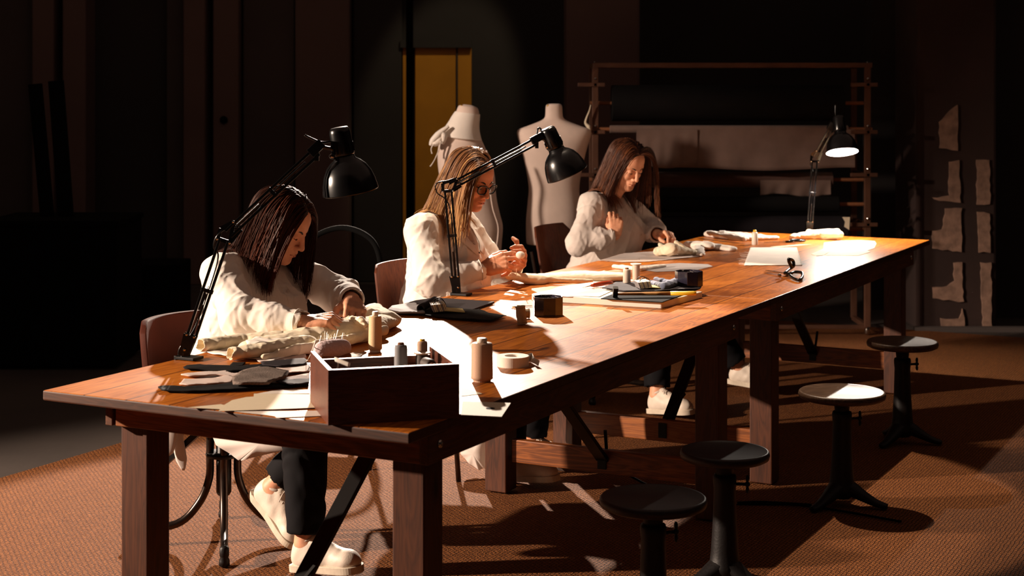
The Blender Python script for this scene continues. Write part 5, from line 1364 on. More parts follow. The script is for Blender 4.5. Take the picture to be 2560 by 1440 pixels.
# --- the dark drawer box
bl = Vector((-.444, 3.862, 0)); e1 = Vector((.315, .089, 0)).normalized(); e2 = Vector((-e1.y, e1.x, 0)); BW, BD, BH = .327, .288, .134
bx_ = thing('drawer_box', 'open dark wooden drawer box holding thread spools at the near corner of the table', 'box', bl + e1 * BW / 2 + e2 * BD / 2 + Vector((0, 0, TZ)), math.atan2(e1.y, e1.x))
t_ = .012
for nm, c, s_ in (('front_panel', (0, -BD / 2 + t_ / 2, BH / 2), (BW, t_, BH)), ('back_panel', (0, BD / 2 - t_ / 2, BH * .44), (BW - 2 * t_, t_, BH * .8)),
                  ('side_panel', (-BW / 2 + t_ / 2, t_ / 2, BH / 2), (t_, BD - t_, BH)), ('side_panel', (BW / 2 - t_ / 2, t_ / 2, BH / 2), (t_, BD - t_, BH)), ('bottom_panel', (0, 0, .010), (BW - 2 * t_, BD - 2 * t_, .008))):
    MB().box(c, s_).build(nm, M['boxwood'], bx_, world=False, bevel=.0012)
zb = TZ + .0145
def inbox(a, b): return bl + e1 * a + e2 * b + Vector((0, 0, zb))
def cone_spool(p, r0, r1, h, mat, label, cap=True, group=None, name='thread_cone', core=None, tilt=None):
    t = thing(name, label, 'thread', p, 0, group)
    if tilt is not None: t.rotation_euler = tilt
    MB().lathe([(r0 * .80, 0), (r0 * .82, h * .05), (r0 * .70, h * .06)], 28).build('core', core or M['thr_beige'], t, world=False)
    MB().lathe([(r0 * .9, h * .05), (r0, h * .065), (r0 * .99 + r1 * .01, h * .12), (r1, h * .86), (r1 * .93, h * .885), (r1 * .5, h * .895)], 36).build('thread', mat, t, world=False, smooth=True)
    MB().lathe([(r1 * .48, h * .89), (r1 * .5, h * .975), (r1 * .44, h), (r1 * .3, h)], 24).build('core_top', core or M['plastic_white'], t, world=False, smooth=True)
    return t
def flange_spool(p, r, h, mat, label, name='thread_spool', tilt=None, fl=None, fr=1.3, group=None, capc=None):
    t = thing(name, label, 'thread', p, 0, group)
    if tilt is not None: t.rotation_euler = tilt
    for z0, z1 in ((0, .004), (h - .004, h)):
        MB().lathe([(r * fr * .95, z0), (r * fr, z0 + .001), (r * fr, z1 - .001), (r * fr * .95, z1)], 28).build('flange', fl or M['plastic_white'], t, world=False, smooth=False)
    MB().lathe([(r * .96, .0042), (r, h * .15), (r, h * .85), (r * .96, h - .0042)], 28).build('thread', mat, t, world=False, smooth=True)
    if capc: MB().lathe([(r * .5, h), (r * .5, h + .008), (r * .3, h + .010)], 18).build('cap', capc, t, world=False)
    return t
def tube_spool(p, r, h, mat, label, tilt=None, cap=None, capm=None):
    t = thing('thread_tube', label, 'thread', p, 0)
    if tilt is not None: t.rotation_euler = tilt
    MB().lathe([(r * .85, 0), (r * .95, .002), (r, .006), (r * .98, h - .008), (r * .9, h - .002), (r * .7, h)], 28).build('thread', mat, t, world=False, smooth=True)
    MB().lathe([(r * .5, h - .001), (r * .5, h + .005), (r * .35, h + .006)], 20).build('core_end', capm or M['cardboard'], t, world=False)
    return t
tube_spool(inbox(.222, .205), .0175, .140, M['thr_grey'], 'grey thread tube standing in the drawer box, left of the yellow-tipped one')
tube_spool(inbox(.288, .248), .0145, .140, M['thr_beige'], 'beige thread tube with a yellow tip at the back of the drawer box', capm=M['plastic_yellow'])
flange_spool(inbox(.272, .180), .0165, .122, M['thr_dark'], 'dark thread reel with a pale rim in the middle of the drawer box', fl=M['thr_beige'], fr=1.35)
tag(MB().box(inbox(.215, .085) + Vector((0, 0, .044)), (.17, .07, .088), Matrix.Rotation(math.atan2(e1.y, e1.x), 3, 'Z')).build('card_packet', M['paper_white'], bevel=.002), 'pale packet standing in the drawer box under the tin', 'packet')
tube_spool(inbox(.265, .115) + Vector((0, 0, .105)), .0155, .04, M['thr_dark'], 'small dark thread roll lying on its side in the drawer box', tilt=(PI / 2, 0, .5))
m = MB(); m.bar(inbox(.145, .068) + Vector((0, 0, .0965)), inbox(.238, .072) + Vector((0, 0, .0965)), .03, .014)
tag(m.build('tin', M['smoke'], bevel=.004), 'small dark tin lying across the things in the drawer box', 'tin')
tag(MB().tube(smoothpath([inbox(.035, .19) + Vector((0, 0, .005)), inbox(.045, .17) + Vector((0, 0, .06)), inbox(.05, .15) + Vector((0, 0, .11)), inbox(.04, .13) + Vector((0, 0, .122)), inbox(.07, .10) + Vector((0, 0, .112))], 6), .006, 8, flat=.3).build('ribbon_end', M['tape'], smooth=True), 'end of white tape curling inside the drawer box', 'ribbon')
# --- cones and tape on the near table
cone_spool(P(1205, 953), .0305, .0290, .120, M['thr_beige'], 'fat beige thread cone standing right of the drawer box')
cone_spool(P(938, 879), .0215, .0195, .124, M['thr_cream'], 'tall cream thread cone standing behind the drawer box under the lamp', core=M['plastic_white'])
p = P(1272, 918) + U3 * .025
tp = thing('tape_roll', 'roll of white cotton tape with a loose crumpled end beside the fat beige cone', 'tape', p)
MB().lathe([(.024, 0), (.047, 0), (.0475, .001), (.0475, .029), (.047, .030), (.024, .030), (.0235, .029), (.0235, .001), (.024, 0)], 48, cap=False).build('roll', M['tape'], tp, world=False)
m = MB(); V = []; pa = [P(1296, 917), P(1312, 911), P(1325, 905), P(1338, 912), P(1346, 916)]; hs = [.029, .028, .026, .022, .016]
for i, (q, h) in enumerate(zip(pa, hs)):
    w_ = (.004, -.004, .006, -.003, .004)[i]
    V += [q + Vector((0, 0, .0005 + .002 * (i % 2))), q + Vector((w_, w_, h))]
n = len(V); V += [v + Vector((-.0006, .0012, 0)) for v in V]
for i in range(4): m.f += [(2 * i, 2 * i + 2, 2 * i + 3, 2 * i + 1), (n + 2 * i, n + 2 * i + 1, n + 2 * i + 3, n + 2 * i + 2)]
m.v = [tuple(v) for v in V]; m.build('loose_end', M['tape'], tp)
# --- pin cushion
p = P(826, 902); ld = (P(868, 888) - P(784, 898)).normalized()
pc = thing('pin_cushion', 'pale oblong pin cushion bristling with pins, on a brown base beside the drawer box', 'pin cushion', p)
Rz = Matrix((ld, Vector((-ld.y, ld.x, 0)), Vector((0, 0, 1)))).transposed(); c_ = p + Vector((0, 0, .034)) + U3 * .01
MB().box(c_ - Vector((0, 0, .024)), (.108, .05, .018), Rz).build('base', M['cardboard'], pc, bevel=.006, seg=3)
f = Field(np.array(c_) - .075, np.array(c_) + .075, .002); f.add(ell(c_, (.060, .034, .028), np.array(Rz)), 0); f.add(cone(c_ - ld * .035, c_ + ld * .035, .024, .024), .01); f.warp(.0012, 160, 2)
V, Fc = f.mesh(); link_mesh('cushion', V, Fc, M['pincushion'], pc, smooth=True)
rr_ = random.Random(4)
for i in range(22):
    q = c_ + ld * rr_.uniform(-.05, .045) + Rz @ Vector((0, rr_.uniform(-.012, .014), .022)); v = Vector((rr_.uniform(-.3, .3), rr_.uniform(-.3, .3), 1)).normalized() * rr_.uniform(.018, .034)
    m = MB(); m.tube([q, q + v], .00045, 4); m.build('pin', M['steel'], pc)
tag(MB().tube(smoothpath([P(790, 893) + Vector((0, 0, .055)), P(772, 896, TZ + .03), P(762, 905, TZ + .006), P(758, 918, TZ + .003), P(768, 925, TZ + .003), P(778, 915, TZ + .004), P(766, 908, TZ + .004)], 6), .0012, 5).build('thread_end', M['thr_white']), 'loose white thread curling off the pin cushion', 'thread')
m = MB(); rr_ = random.Random(9)
ch = thing('bead_chain', 'short gold and silver bead chain by the drawer box corner', 'chain', P(878, 912))
for i in range(11):
    MB().ball(P(862 + i * 4.6, 905 + 7 * math.sin(i * .9), TZ + .004), .0042, 8).build('bead', M['gold'] if i % 3 else M['chrome'], ch, smooth=True)
sheet('ribbon_scrap', [(868, 890), (884, 884), (906, 888), (900, 894), (880, 898)], M['tape'], 'small white ribbon scrap at the foot of the pin cushion', 'ribbon', wr=.003, wf=60)
# --- strips of cloth
def strip(px, mat, label, z=TZ + .0006, wr=.005, th=.003, seed=0, wf=26, name='cloth_strip'):
    return sheet(name, px, mat, label, 'cloth', z=z, th=th, wr=wr, wf=wf, seed=seed, res=.01)
strip([(458, 922), (468, 917), (500, 915), (520, 919), (600, 921), (650, 915), (690, 909), (762, 902), (770, 908), (762, 914), (700, 922), (640, 930), (575, 932), (500, 928), (462, 927)], M['blackcloth'], 'black cloth strip, the farther of the two black strips left of the drawer box', seed=1)
strip([(652, 909), (690, 904), (760, 899), (768, 904), (762, 912), (700, 919), (656, 915)], M['darkcloth'], 'charcoal cloth strip laid on the end of the farther black strip', z=TZ + .0105, seed=2, wr=.003)
strip([(640, 903), (690, 898), (764, 890), (766, 897), (700, 905), (650, 909)], M['palestrip'], 'pale strip showing behind the charcoal strip', seed=4, wr=.004)
strip([(573, 917), (582, 908), (614, 908), (606, 917)], M['blackcloth'], 'small black rectangle of ribbed tape lying alone behind the strips', wr=.001, seed=5, name='tape_piece')
strip([(395, 972), (405, 970), (460, 973), (582, 962), (700, 963), (772, 958), (772, 968), (580, 980), (470, 984), (405, 982)], M['blackcloth'], 'long black cloth strip nearest the table edge', seed=6)
strip([(452, 942), (470, 937), (540, 935), (565, 931), (585, 940), (640, 931), (700, 925), (774, 918), (775, 932), (700, 940), (640, 946), (590, 947), (540, 944), (475, 947)], M['palestrip'], 'pale pinkish strip with a pointed end, the farther of two', seed=7, wr=.006)
strip([(448, 963), (460, 953), (530, 951), (572, 944), (588, 950), (582, 961), (530, 964), (470, 967)], M['palestrip'], 'pale pinkish strip with a pointed end, nearer the long black strip', seed=8, wr=.005)
strip([(690, 951), (774, 938), (774, 951), (705, 957)], M['palestrip'], 'short pale strip ending at the side of the drawer box', seed=9, wr=.004)
strip([(580, 951), (598, 940), (620, 931), (648, 922), (672, 926), (722, 936), (716, 948), (690, 955), (672, 965), (600, 967), (582, 963)], M['greyfelt'], 'speckled grey tweed piece lying over the pale strips', z=TZ + .011, th=.007, seed=10, wr=.006)
strip([(690, 956), (730, 952), (773, 951), (773, 960), (735, 965), (700, 960)], M['darkcloth'], 'charcoal scrap between tweed piece and drawer box', z=TZ + .008, seed=11, wr=.003)
# --- pattern papers
sheet('pattern_paper', [(660, 981), (700, 974), (772, 974), (775, 984), (640, 985)], M['paper_white'], 'white pattern paper farthest of the fan left of the drawer box', 'paper', th=.0006)
sheet('pattern_paper', [(585, 1029), (800, 1027), (803, 1040), (692, 1045), (687, 1041), (669, 1038)], M['paper_white'], 'white pattern paper nearest the table end in the fan', 'paper', z=TZ + .0014, th=.0006)
sheet('pattern_paper', [(470, 1019), (552, 1011), (582, 1019), (700, 1022), (690, 1024), (560, 1024)], M['paper'], 'narrow pointed pattern card sticking out leftmost of the fan', 'paper', z=TZ + .0022, th=.0007)
sheet('pattern_paper', [(546, 1028.5), (560, 1013), (580, 1001), (616, 993), (634, 992), (634.6, 984.5), (778, 986), (800, 1019), (700, 1023)], M['paper'], 'big curved cream pattern card on top of the fan', 'paper', z=TZ + .003, th=.0007)
sheet('pattern_paper', [(1153, 967), (1206, 984.5), (1153, 991)], M['paper'], 'pointed corner of cream card right of the drawer box', 'paper', th=.0006)
cd = sheet('pattern_card', [(1156, 1004), (1277, 1008.5), (1254, 1043), (1152, 1038)], M['paper'], 'cream card with a punched dark hole at the near table corner', 'paper', th=.0014)
hc = P(1226, 1021, TZ + .0022)
MB().lathe([(.001, 0), (.0115, 0), (.0115, .0004), (.001, .0004)], 28, None, hc).build('punched_hole', M['blackthing'], cd)
# --- the garment the nearest woman sews
g = thing('sewn_garment', 'cream garment with loose sleeves being sewn under the nearest woman\'s hands', 'garment', P(740, 860))
def Q(px, py, z): return tuple(P(px, py, z))
def cl(a, b, ra, rb, fl=.55, fold=.003, ff=60): return cone(a, b, ra, rb, fold=fold, ff=ff, flat=((0, 0, 1), fl))
soft('garment_body', [cl(Q(640, 872, .768), Q(760, 852, .778), .055, .065), cl(Q(760, 850, .780), Q(880, 828, .79), .06, .075, .6), cl(Q(880, 826, .79), Q(955, 806, .785), .07, .05, .5),
                      cone(Q(660, 893, .772), Q(800, 868, .782), .011, .014), cone(Q(800, 868, .782), Q(960, 826, .785), .014, .016), cone(Q(640, 850, .785), Q(790, 832, .80), .012, .018),
                      cone(Q(700, 878, .785), Q(860, 846, .80), .008, .012), cone(Q(620, 860, .778), Q(720, 866, .79), .012, .01), ell(Q(895, 812, .805), (.04, .045, .022))],
     M['muslin'], h=.0026, warp=((.003, 38), (.0016, 95)), parent=g, seed=2)
for a, b, c in ((Q(508, 862, .782), Q(600, 852, .782), Q(700, 848, .785)), (Q(582, 884, .781), Q(660, 874, .786), Q(760, 858, .79))):
    soft('sleeve', [cl(a, b, .030, .034, .62, .004), cl(b, c, .034, .04, .62, .004)], M['muslin'], h=.0022, warp=((.0025, 50), (.001, 120)), parent=g, seed=5,
         subs=[cone(tuple(Vector(a) - (Vector(b) - Vector(a)).normalized() * .05), tuple(Vector(a) + (Vector(b) - Vector(a)).normalized() * .035), .030, .024, flat=((0, 0, 1), .6))])
sheet('under_layer', [(505, 872), (520, 884), (560, 893), (620, 900), (685, 906), (705, 900), (730, 890), (800, 878), (830, 866), (700, 846), (560, 850)], M['whitecloth'], z=TZ + .0006, th=.0016, wr=.007, wf=34, seed=3, parent=g)
sheet('collar_flap', [(614, 856), (640, 846), (700, 838), (748, 842), (742, 850), (690, 866), (640, 870), (622, 866)], M['whitecloth'], z=TZ + .034, zref=TZ + .036, th=.0018, wr=.008, wf=36, seed=6, parent=g)
soft('ruffle', [cone(Q(872, 800, .825), Q(905, 802, .832), .010, .012, fold=.004, ff=160), cone(Q(880, 795, .835), Q(912, 812, .82), .008, .010, fold=.004, ff=180), ell(Q(892, 812, .81), (.03, .03, .016))], M['muslin'], h=.0018, warp=((.002, 130),), parent=g, seed=4, k=.006)
soft('far_bundle', [cl(Q(930, 775, .775), Q(965, 800, .785), .035, .05, .6), cl(Q(940, 770, .775), Q(930, 790, .80), .02, .03, .8)], M['muslin'], h=.003, warp=((.003, 45),), parent=g, seed=8)
# --- dark folder with swatch book
fd = thing('swatch_folder', 'dark grey folder of suiting samples lying left of the middle lamp', 'folder', P(1100, 785))
sheet('cover', [(962, 783), (975, 771), (1040, 753), (1088, 746), (1236, 757), (1150, 796), (1100, 792)], M['darkcloth'], z=TZ + .0006, th=.004, parent=fd)
sheet('cover', [(1066, 748), (1090, 745), (1236, 755), (1160, 782), (1110, 774)], M['darkcloth'], z=TZ + .006, zref=TZ + .008, th=.004, parent=fd)
sheet('sample', [(975, 777), (1100, 777), (1198, 775), (1220, 783), (1266, 790), (1228, 803), (1145, 799), (1060, 789)], M['blackcloth'], z=TZ + .0055, zref=TZ + .006, th=.002, wr=.003, wf=30, parent=fd)
sheet('sample', [(970, 776), (980, 766), (1040, 757), (1056, 768), (1062, 782), (1000, 781)], M['greycloth'], z=TZ + .0085, zref=TZ + .014, th=.006, wr=.003, wf=24, parent=fd, seed=3)
pa = [P(1052, 771, TZ + .024), P(1078, 756, TZ + .024)]
m = MB(); dd = (pa[1] - pa[0]).normalized(); sdv = Vector((0, 0, 1)).cross(dd); pts = []
for i in range(40):
    a = i / 39 * 2 * PI * 1.7 - 1.2; r = .016 - .0055 * i / 39; pts.append((math.cos(a) * r, math.sin(a) * r))
V = []
for e, s_ in ((pa[0], 1), (pa[1] + dd * .06, 1)):
    for x, z in pts: V.append(e + sdv * x + Vector((0, 0, z)))
    for x, z in pts: k_ = math.hypot(x, z); V.append(e + sdv * x * (k_ - .002) / k_ + Vector((0, 0, z * (k_ - .002) / k_)))
Fc = []
for i in range(39): Fc += [(i, i + 1, 80 + i + 1, 80 + i), (40 + i, 120 + i, 120 + i + 1, 40 + i + 1), (i, 40 + i, 40 + i + 1, i + 1), (80 + i, 80 + i + 1, 120 + i + 1, 120 + i)]
m.add(V, Fc); m.build('rolled_sample', M['darkcloth'], fd, smooth=True)
def swatch_book(label, p, ang, sc=1.0, mat2=None):
    t = thing('swatch_book', label, 'swatch book', p, ang)
    for i in range(9):
        MB().box((-.022 * sc + .0055 * i * sc, 0, .014 * sc + .0005 * i), (.004 * sc, .075 * sc, .026 * sc), Matrix.Rotation(-.35, 3, 'Y')).build('page', M['paper'] if i % 3 else M['greycloth'], t, world=False)
    MB().box((.052 * sc, 0, .004), (.07 * sc, .08 * sc, .003), Matrix.Rotation(.10, 3, 'Y')).build('yellow_page', M['paper_yellow'], t, world=False)
    for yy in (-.022, .022):
        pts = [Vector((.002 * sc + .021 * sc * math.cos(a), yy * sc, .022 * sc + .021 * sc * math.sin(a))) for a in np.linspace(-.4, 2 * PI - .9, 26)]
        MB().tube(pts, .0014, 6).build('ring', M['blackmetal'], t, world=False, smooth=True)
    return t
swatch_book('ring-bound swatch book with cream pages on the dark folder', P(1096, 778, TZ + .012), math.radians(8), 1.05)
# --- octagonal pots
def oct_pot(label, p, w_, h, ang):
    t = thing('octagonal_pot', label, 'pot', p, ang)
    o = [(w_ / 2 * math.cos(a) / math.cos(PI / 8) * (1 if True else 1), w_ / 2 * math.sin(a) / math.cos(PI / 8)) for a in [PI / 8 + PI / 4 * i for i in range(8)]]
    i_ = [(x * .93, y * .93) for x, y in o]
    V = [(x, y, 0) for x, y in o] + [(x, y, h) for x, y in o] + [(x, y, h) for x, y in i_] + [(x, y, .006) for x, y in i_]
    Fc = [tuple(range(7, -1, -1)), tuple(24 + i for i in range(8))]
    for a in range(8):
        b = (a + 1) % 8; Fc += [(a, b, 8 + b, 8 + a), (8 + a, 8 + b, 16 + b, 16 + a), (16 + a, 16 + b, 24 + b, 24 + a)]
    MB().add(V, Fc).build('bowl', M['smoke'], t, world=False, bevel=.001)
    MB().prism([(x * .96, y * .96) for x, y in o], -.0002, .004).build('base', M['cardboard'], t, world=False)
    MB().prism([(x * .9, y * .9) for x, y in o], h * .8, h * .84).build('pin_bed', M['darkcloth'], t, world=False)
    r = random.Random(int(w_ * 1e4))
    for k_ in range(8):
        a = Vector((r.uniform(-.25, .25) * w_, r.uniform(-.25, .25) * w_, h * .85)); b = a + Vector((r.uniform(-.02, .02), r.uniform(-.02, .02), .004))
        MB().tube([a, b], .0007, 4).build('pin', M['steel'], t, world=False)
    return t
oct_pot('dark octagonal pin pot standing alone in the middle of the near table', P(1370, 787), .102, .066, math.radians(5))
# --- pale gold spools beside it
flange_spool(P(1306, 812) + Vector((0, 0, .003)), .0165, .062, M['thr_gold'], 'shiny pale gold spool standing tilted beside the octagonal pot', tilt=(0, -.12, 0), fl=M['thr_gold'], fr=1.08)
flange_spool(P(1292, 797) + Vector((0, 0, .0185)), .0165, .045, M['thr_gold'], 'pale gold spool lying on its side behind the tilted one', tilt=(0, PI / 2, math.radians(10)), fl=M['thr_gold'], fr=1.1)
sc_ = thing('thread_snips', 'small steel thread snips lying behind the gold spools', 'scissors', P(1305, 768))
for a, b in (((1284, 770), (1312, 767)), ((1286, 766), (1330, 764))):
    MB().bar(P(*a, TZ + .004), P(*b, TZ + .004), .006, .002).build('blade', M['chrome'], sc_)
for q in (P(1285, 768, TZ + .004), P(1296, 765, TZ + .004)):
    MB().tube([q + Vector((.010 * math.cos(a), .010 * math.sin(a), 0)) for a in np.linspace(0, 2 * PI, 15)], .0018, 5).build('handle_loop', M['gold'], sc_)
# --- white cutting slab and what lies on it
zs_ = .025
sb = [Vector((.064, 6.108)), Vector((.552, 5.89)), Vector((.738, 6.19)), Vector((.262, 6.42))]
rp = []
for i in range(4):
    a, b, c = sb[i - 1], sb[i], sb[(i + 1) % 4]; r_ = .035 if i in (0, 3) else .008
    pa_ = b + (a - b).normalized() * r_; pc_ = b + (c - b).normalized() * r_
    for f_ in (0.0, .2, .4, .6, .8, 1.0): rp.append(((1 - f_) ** 2 * pa_ + 2 * f_ * (1 - f_) * b + f_ ** 2 * pc_))
tag(MB().prism([(p.x, p.y) for p in rp], TZ + .0005, TZ + zs_).build('cutting_slab', M['whiteboard'], bevel=.002), 'thick white cutting slab with tools on it in the middle of the tables', 'board')
zt_ = TZ + zs_ + .0006
sheet('pattern_paper', [(1340, 738), (1400, 716), (1480, 706), (1510, 728), (1500, 740), (1420, 742)], M['paper_white'], 'white pattern paper on the left half of the cutting slab', 'paper', z=zt_, th=.0006)
sheet('pattern_paper', [(1420, 738), (1490, 722), (1530, 727), (1498, 742)], M['paper'], 'small cream pattern paper under the red awl on the slab', 'paper', z=zt_ + .001, th=.0006)
sheet('black_pad', [(1502, 748), (1531, 737), (1750, 723), (1655, 757)], M['blackthing'], 'thin black board under the hammer on the slab', 'board', z=zt_ + .0002, th=.003)
sheet('black_pad', [(1505, 722), (1540, 708), (1660, 706), (1755, 716), (1750, 724), (1640, 730), (1560, 730)], M['darkcloth'], 'dark cloth sample board at the back of the slab', 'board', z=zt_ + .0042, th=.004, wr=.002)
hz_ = zt_ + .016
hm = thing('hammer', 'small hammer with a yellow-ended wooden handle lying on the slab', 'hammer', P(1640, 738, zt_ + .004))
a, b = P(1538, 735, hz_), P(1740, 733, hz_); md = a.lerp(b, .68)
MB().tube([a, a.lerp(b, .1), a.lerp(b, .5), md], [.006, .007, .009, .0095], 12, flat=.8).build('handle', M['hammerwood'], hm, smooth=True)
MB().tube([md, b.lerp(md, .1), b], [.0098, .0105, .0095], 12, flat=.8).build('grip', M['plastic_yellow'], hm, smooth=True)
dh = (b - a).normalized(); sh_ = Vector((0, 0, 1)).cross(dh)
up_ = (Vector((0, 0, 1)) - sh_ * .55).normalized(); m = MB(); m.bar(a - up_ * .016, a + up_ * .03, .018, .018, up=dh); m.build('head', M['castiron'], hm, bevel=.001)
aw = thing('awl', 'awl with an orange-red handle lying on the white slab', 'awl', P(1500, 716, zt_ + .006))
a, b = P(1478, 714, zt_ + .010), P(1530, 705, zt_ + .014)
MB().tube([a, a.lerp(b, .12), a.lerp(b, .5), a.lerp(b, .9), b], [.005, .0085, .0095, .008, .005], 14).build('handle', M['red'], aw, smooth=True)
MB().tube([P(1456, 719, zt_ + .004), a], [.0008, .0026], 8).build('blade', M['hammerwood'], aw, smooth=True)
flange_spool(P(1590, 702, zt_ + .0052), .0155, .070, M['thr_white'], 'taller white thread spool with a wide rim on the slab', fr=1.45)
tube_spool(P(1567, 709, zt_ + .0052), .0155, .058, M['thr_white'], 'shorter white thread spool left of the rimmed one')
swatch_book('ring-bound swatch book with yellow card on the white slab', P(1607, 720, zt_ + .010), math.radians(10), 1.0)
soft('blue_cloth', [cl(Q(1625, 705, zt_ + .014), Q(1660, 716, zt_ + .018), .012, .02, .7), cl(Q(1660, 716, zt_ + .018), Q(1695, 704, zt_ + .02), .018, .022, .8), cl(Q(1640, 698, zt_ + .012), Q(1700, 712, zt_ + .012), .012, .012, .8)], M['bluecloth'], 'twisted slate-blue cloth on the dark samples', 'cloth', h=.002, warp=((.0025, 90),), floor=zt_ + .009, cr=.002)
oct_pot('smoky octagonal pin pot at the back of the white slab', P(1722, 714, zt_ + .009), .102, .058, math.radians(10))
# --- garment of the middle woman
g2 = thing('sewn_garment', 'cream cloth spread from the hands of the woman with glasses towards the slab', 'garment', P(1420, 700))
soft('garment_body', [cl(Q(1280, 690, .80), Q(1340, 700, .775), .03, .05, .5), cl(Q(1340, 698, .772), Q(1450, 692, .772), .06, .07, .35), cl(Q(1450, 694, .772), Q(1545, 692, .778), .075, .05, .35), cone(Q(1300, 695, .78), Q(1480, 703, .778), .008, .008), cone(Q(1400, 688, .78), Q(1550, 684, .785), .010, .014)],
     M['muslin'], h=.003, warp=((.003, 40), (.0012, 110)), parent=g2, seed=6)
sheet('under_layer', [(1290, 700), (1340, 708), (1440, 706), (1500, 712), (1560, 700), (1548, 684), (1450, 680), (1340, 688)], M['whitecloth'], z=TZ + .0006, th=.0015, wr=.005, wf=30, seed=2, parent=g2)
tag(MB().tube(smoothpath([P(1291, 672, .862), P(1290, 690, .80), P(1282, 706, .764), P(1256, 712, .7625), P(1234, 706, .7625), P(1240, 698, .7625)], 8), .0012, 5).build('thread_end', M['thr_white']), 'white thread hanging in a loop from the middle woman\'s hands', 'thread')
# --- far table
sheet('pattern_paper', [(1497, 652), (1560, 634), (1640, 629), (1720, 632), (1757, 636), (1750, 642), (1690, 648), (1620, 655), (1560, 656)], M['palestrip'], 'long pale cloth pattern piece in front of the farthest woman', 'cloth', th=.001, wr=.0015)
tag(MB().bar(P(1500, 652, TZ + .005), P(1600, 648, TZ + .005), .004, .002).build('ruler', M['steel']), 'thin steel ruler lying on the pale pattern piece', 'ruler')
sheet('pattern_paper', [(1600, 664), (1700, 658), (1770, 661), (1782, 666), (1740, 676), (1640, 680), (1598, 674)], M['greycloth'], 'pale grey cut piece with a rounded tip behind the octagonal pot', 'cloth', th=.001)
soft('rolled_cloth', [cl(Q(1536, 666, .768), Q(1600, 673, .768), .012, .014, .8), cl(Q(1600, 673, .768), Q(1660, 664, .768), .014, .010, .8)], M['whitecloth'], 'narrow rolled white cloth lying before the pale grey cut piece', 'cloth', h=.002)
g3 = thing('sewn_garment', 'crumpled white cloth under the hand of the farthest woman', 'garment', P(1690, 625))
soft('garment_body', [cl(Q(1645, 628, .785), Q(1680, 622, .80), .025, .035, .9), cl(Q(1680, 622, .80), Q(1735, 632, .77), .035, .02, .7), cone(Q(1650, 612, .80), Q(1665, 632, .775), .012, .02), cone(Q(1690, 606, .82), Q(1720, 630, .775), .012, .014)], M['muslin'], h=.0028, warp=((.004, 55),), parent=g3, seed=3)
soft('trailing_cloth', [cl(Q(1720, 612, .775), Q(1770, 614, .785), .03, .035, .6), cl(Q(1770, 616, .775), Q(1828, 622, .77), .04, .03, .5), cl(Q(1745, 620, .775), Q(1752, 636, .77), .03, .02, .5), cone(Q(1760, 606, .80), Q(1800, 618, .775), .01, .012)], M['whitecloth'], h=.003, warp=((.004, 48),), parent=g3, seed=9)
soft('folded_cloth', [cl(Q(1775, 585, .775), Q(1850, 594, .775), .03, .04, .6), cl(Q(1850, 594, .775), Q(1940, 594, .77), .04, .02, .5), cone(Q(1770, 582, .79), Q(1860, 598, .78), .012, .012), cone(Q(1800, 582, .79), Q(1900, 590, .78), .012, .010)], M['whitecloth'], 'heap of folded white cloth at the far left end of the tables', 'cloth', h=.0032, warp=((.004, 42), (.0015, 100)))
soft('folded_cloth', [cl(Q(1985, 592, .772), Q(2040, 588, .78), .025, .035, .7), cl(Q(2040, 588, .78), Q(2095, 586, .79), .035, .03, .8), cone(Q(2020, 578, .80), Q(2095, 578, .80), .010, .016)], M['muslin'], 'folded cream cloth at the foot of the glowing far lamp', 'cloth', h=.0032, warp=((.0035, 46),), seed=5)
gb = thing('glue_bottle', 'small white bottle with a yellow cap standing on the far table', 'bottle', P(1887, 612))
MB().lathe([(.0145, 0), (.016, .002), (.016, .060), (.012, .066)], 24).build('bottle_body', M['plastic_white'], gb, world=False, smooth=True)
MB().lathe([(.0085, .066), (.0085, .074), (.006, .077)], 20).build('bottle_cap', M['plastic_yellow'], gb, world=False)
def shears(label, p, ang, lift=0.0, sc=1.0, name='scissors'):
    t = thing(name, label, 'scissors', p, ang)
    for s in (-1, 1):
        o = [(0, .004 * s), (.04 * sc, .007 * s), (.11 * sc, .001 * s), (.115 * sc, 0), (.02 * sc, -.004 * s), (-.01, -.004 * s)]
        m = MB(); m.prism(o, .004 + .002 * (s > 0), .006 + .002 * (s > 0)); b = m.build('blade', M['chrome'], t, world=False)
        pts = [Vector((-.01, -.003 * s, .006)), Vector((-.035, -.012 * s, .008)), Vector((-.06, -.034 * s, .012 + lift * (s > 0))), Vector((-.10, -.036 * s, .012 + lift * 1.6 * (s > 0))), Vector((-.112, -.018 * s, .012 + lift * 1.6 * (s > 0))), Vector((-.09, -.006 * s, .010 + lift * 1.2 * (s > 0))), Vector((-.05, -.007 * s, .008 + lift * .7 * (s > 0))), Vector((-.02, -.002 * s, .006))]
        MB().tube([q * sc for q in smoothpath(pts, 5)], .0052 * sc, 8).build('handle', M['blackmetal'], t, world=False, smooth=True)
    MB().lathe([(.005, .002), (.006, .003), (.006, .010), (.003, .011)], 14).build('pivot', M['chrome'], t, world=False)
    return t
q = P(1978, 606); shears('black-handled scissors lying flat beside the yellow-capped bottle', P(1960, 607), math.radians(190), 0, .95)
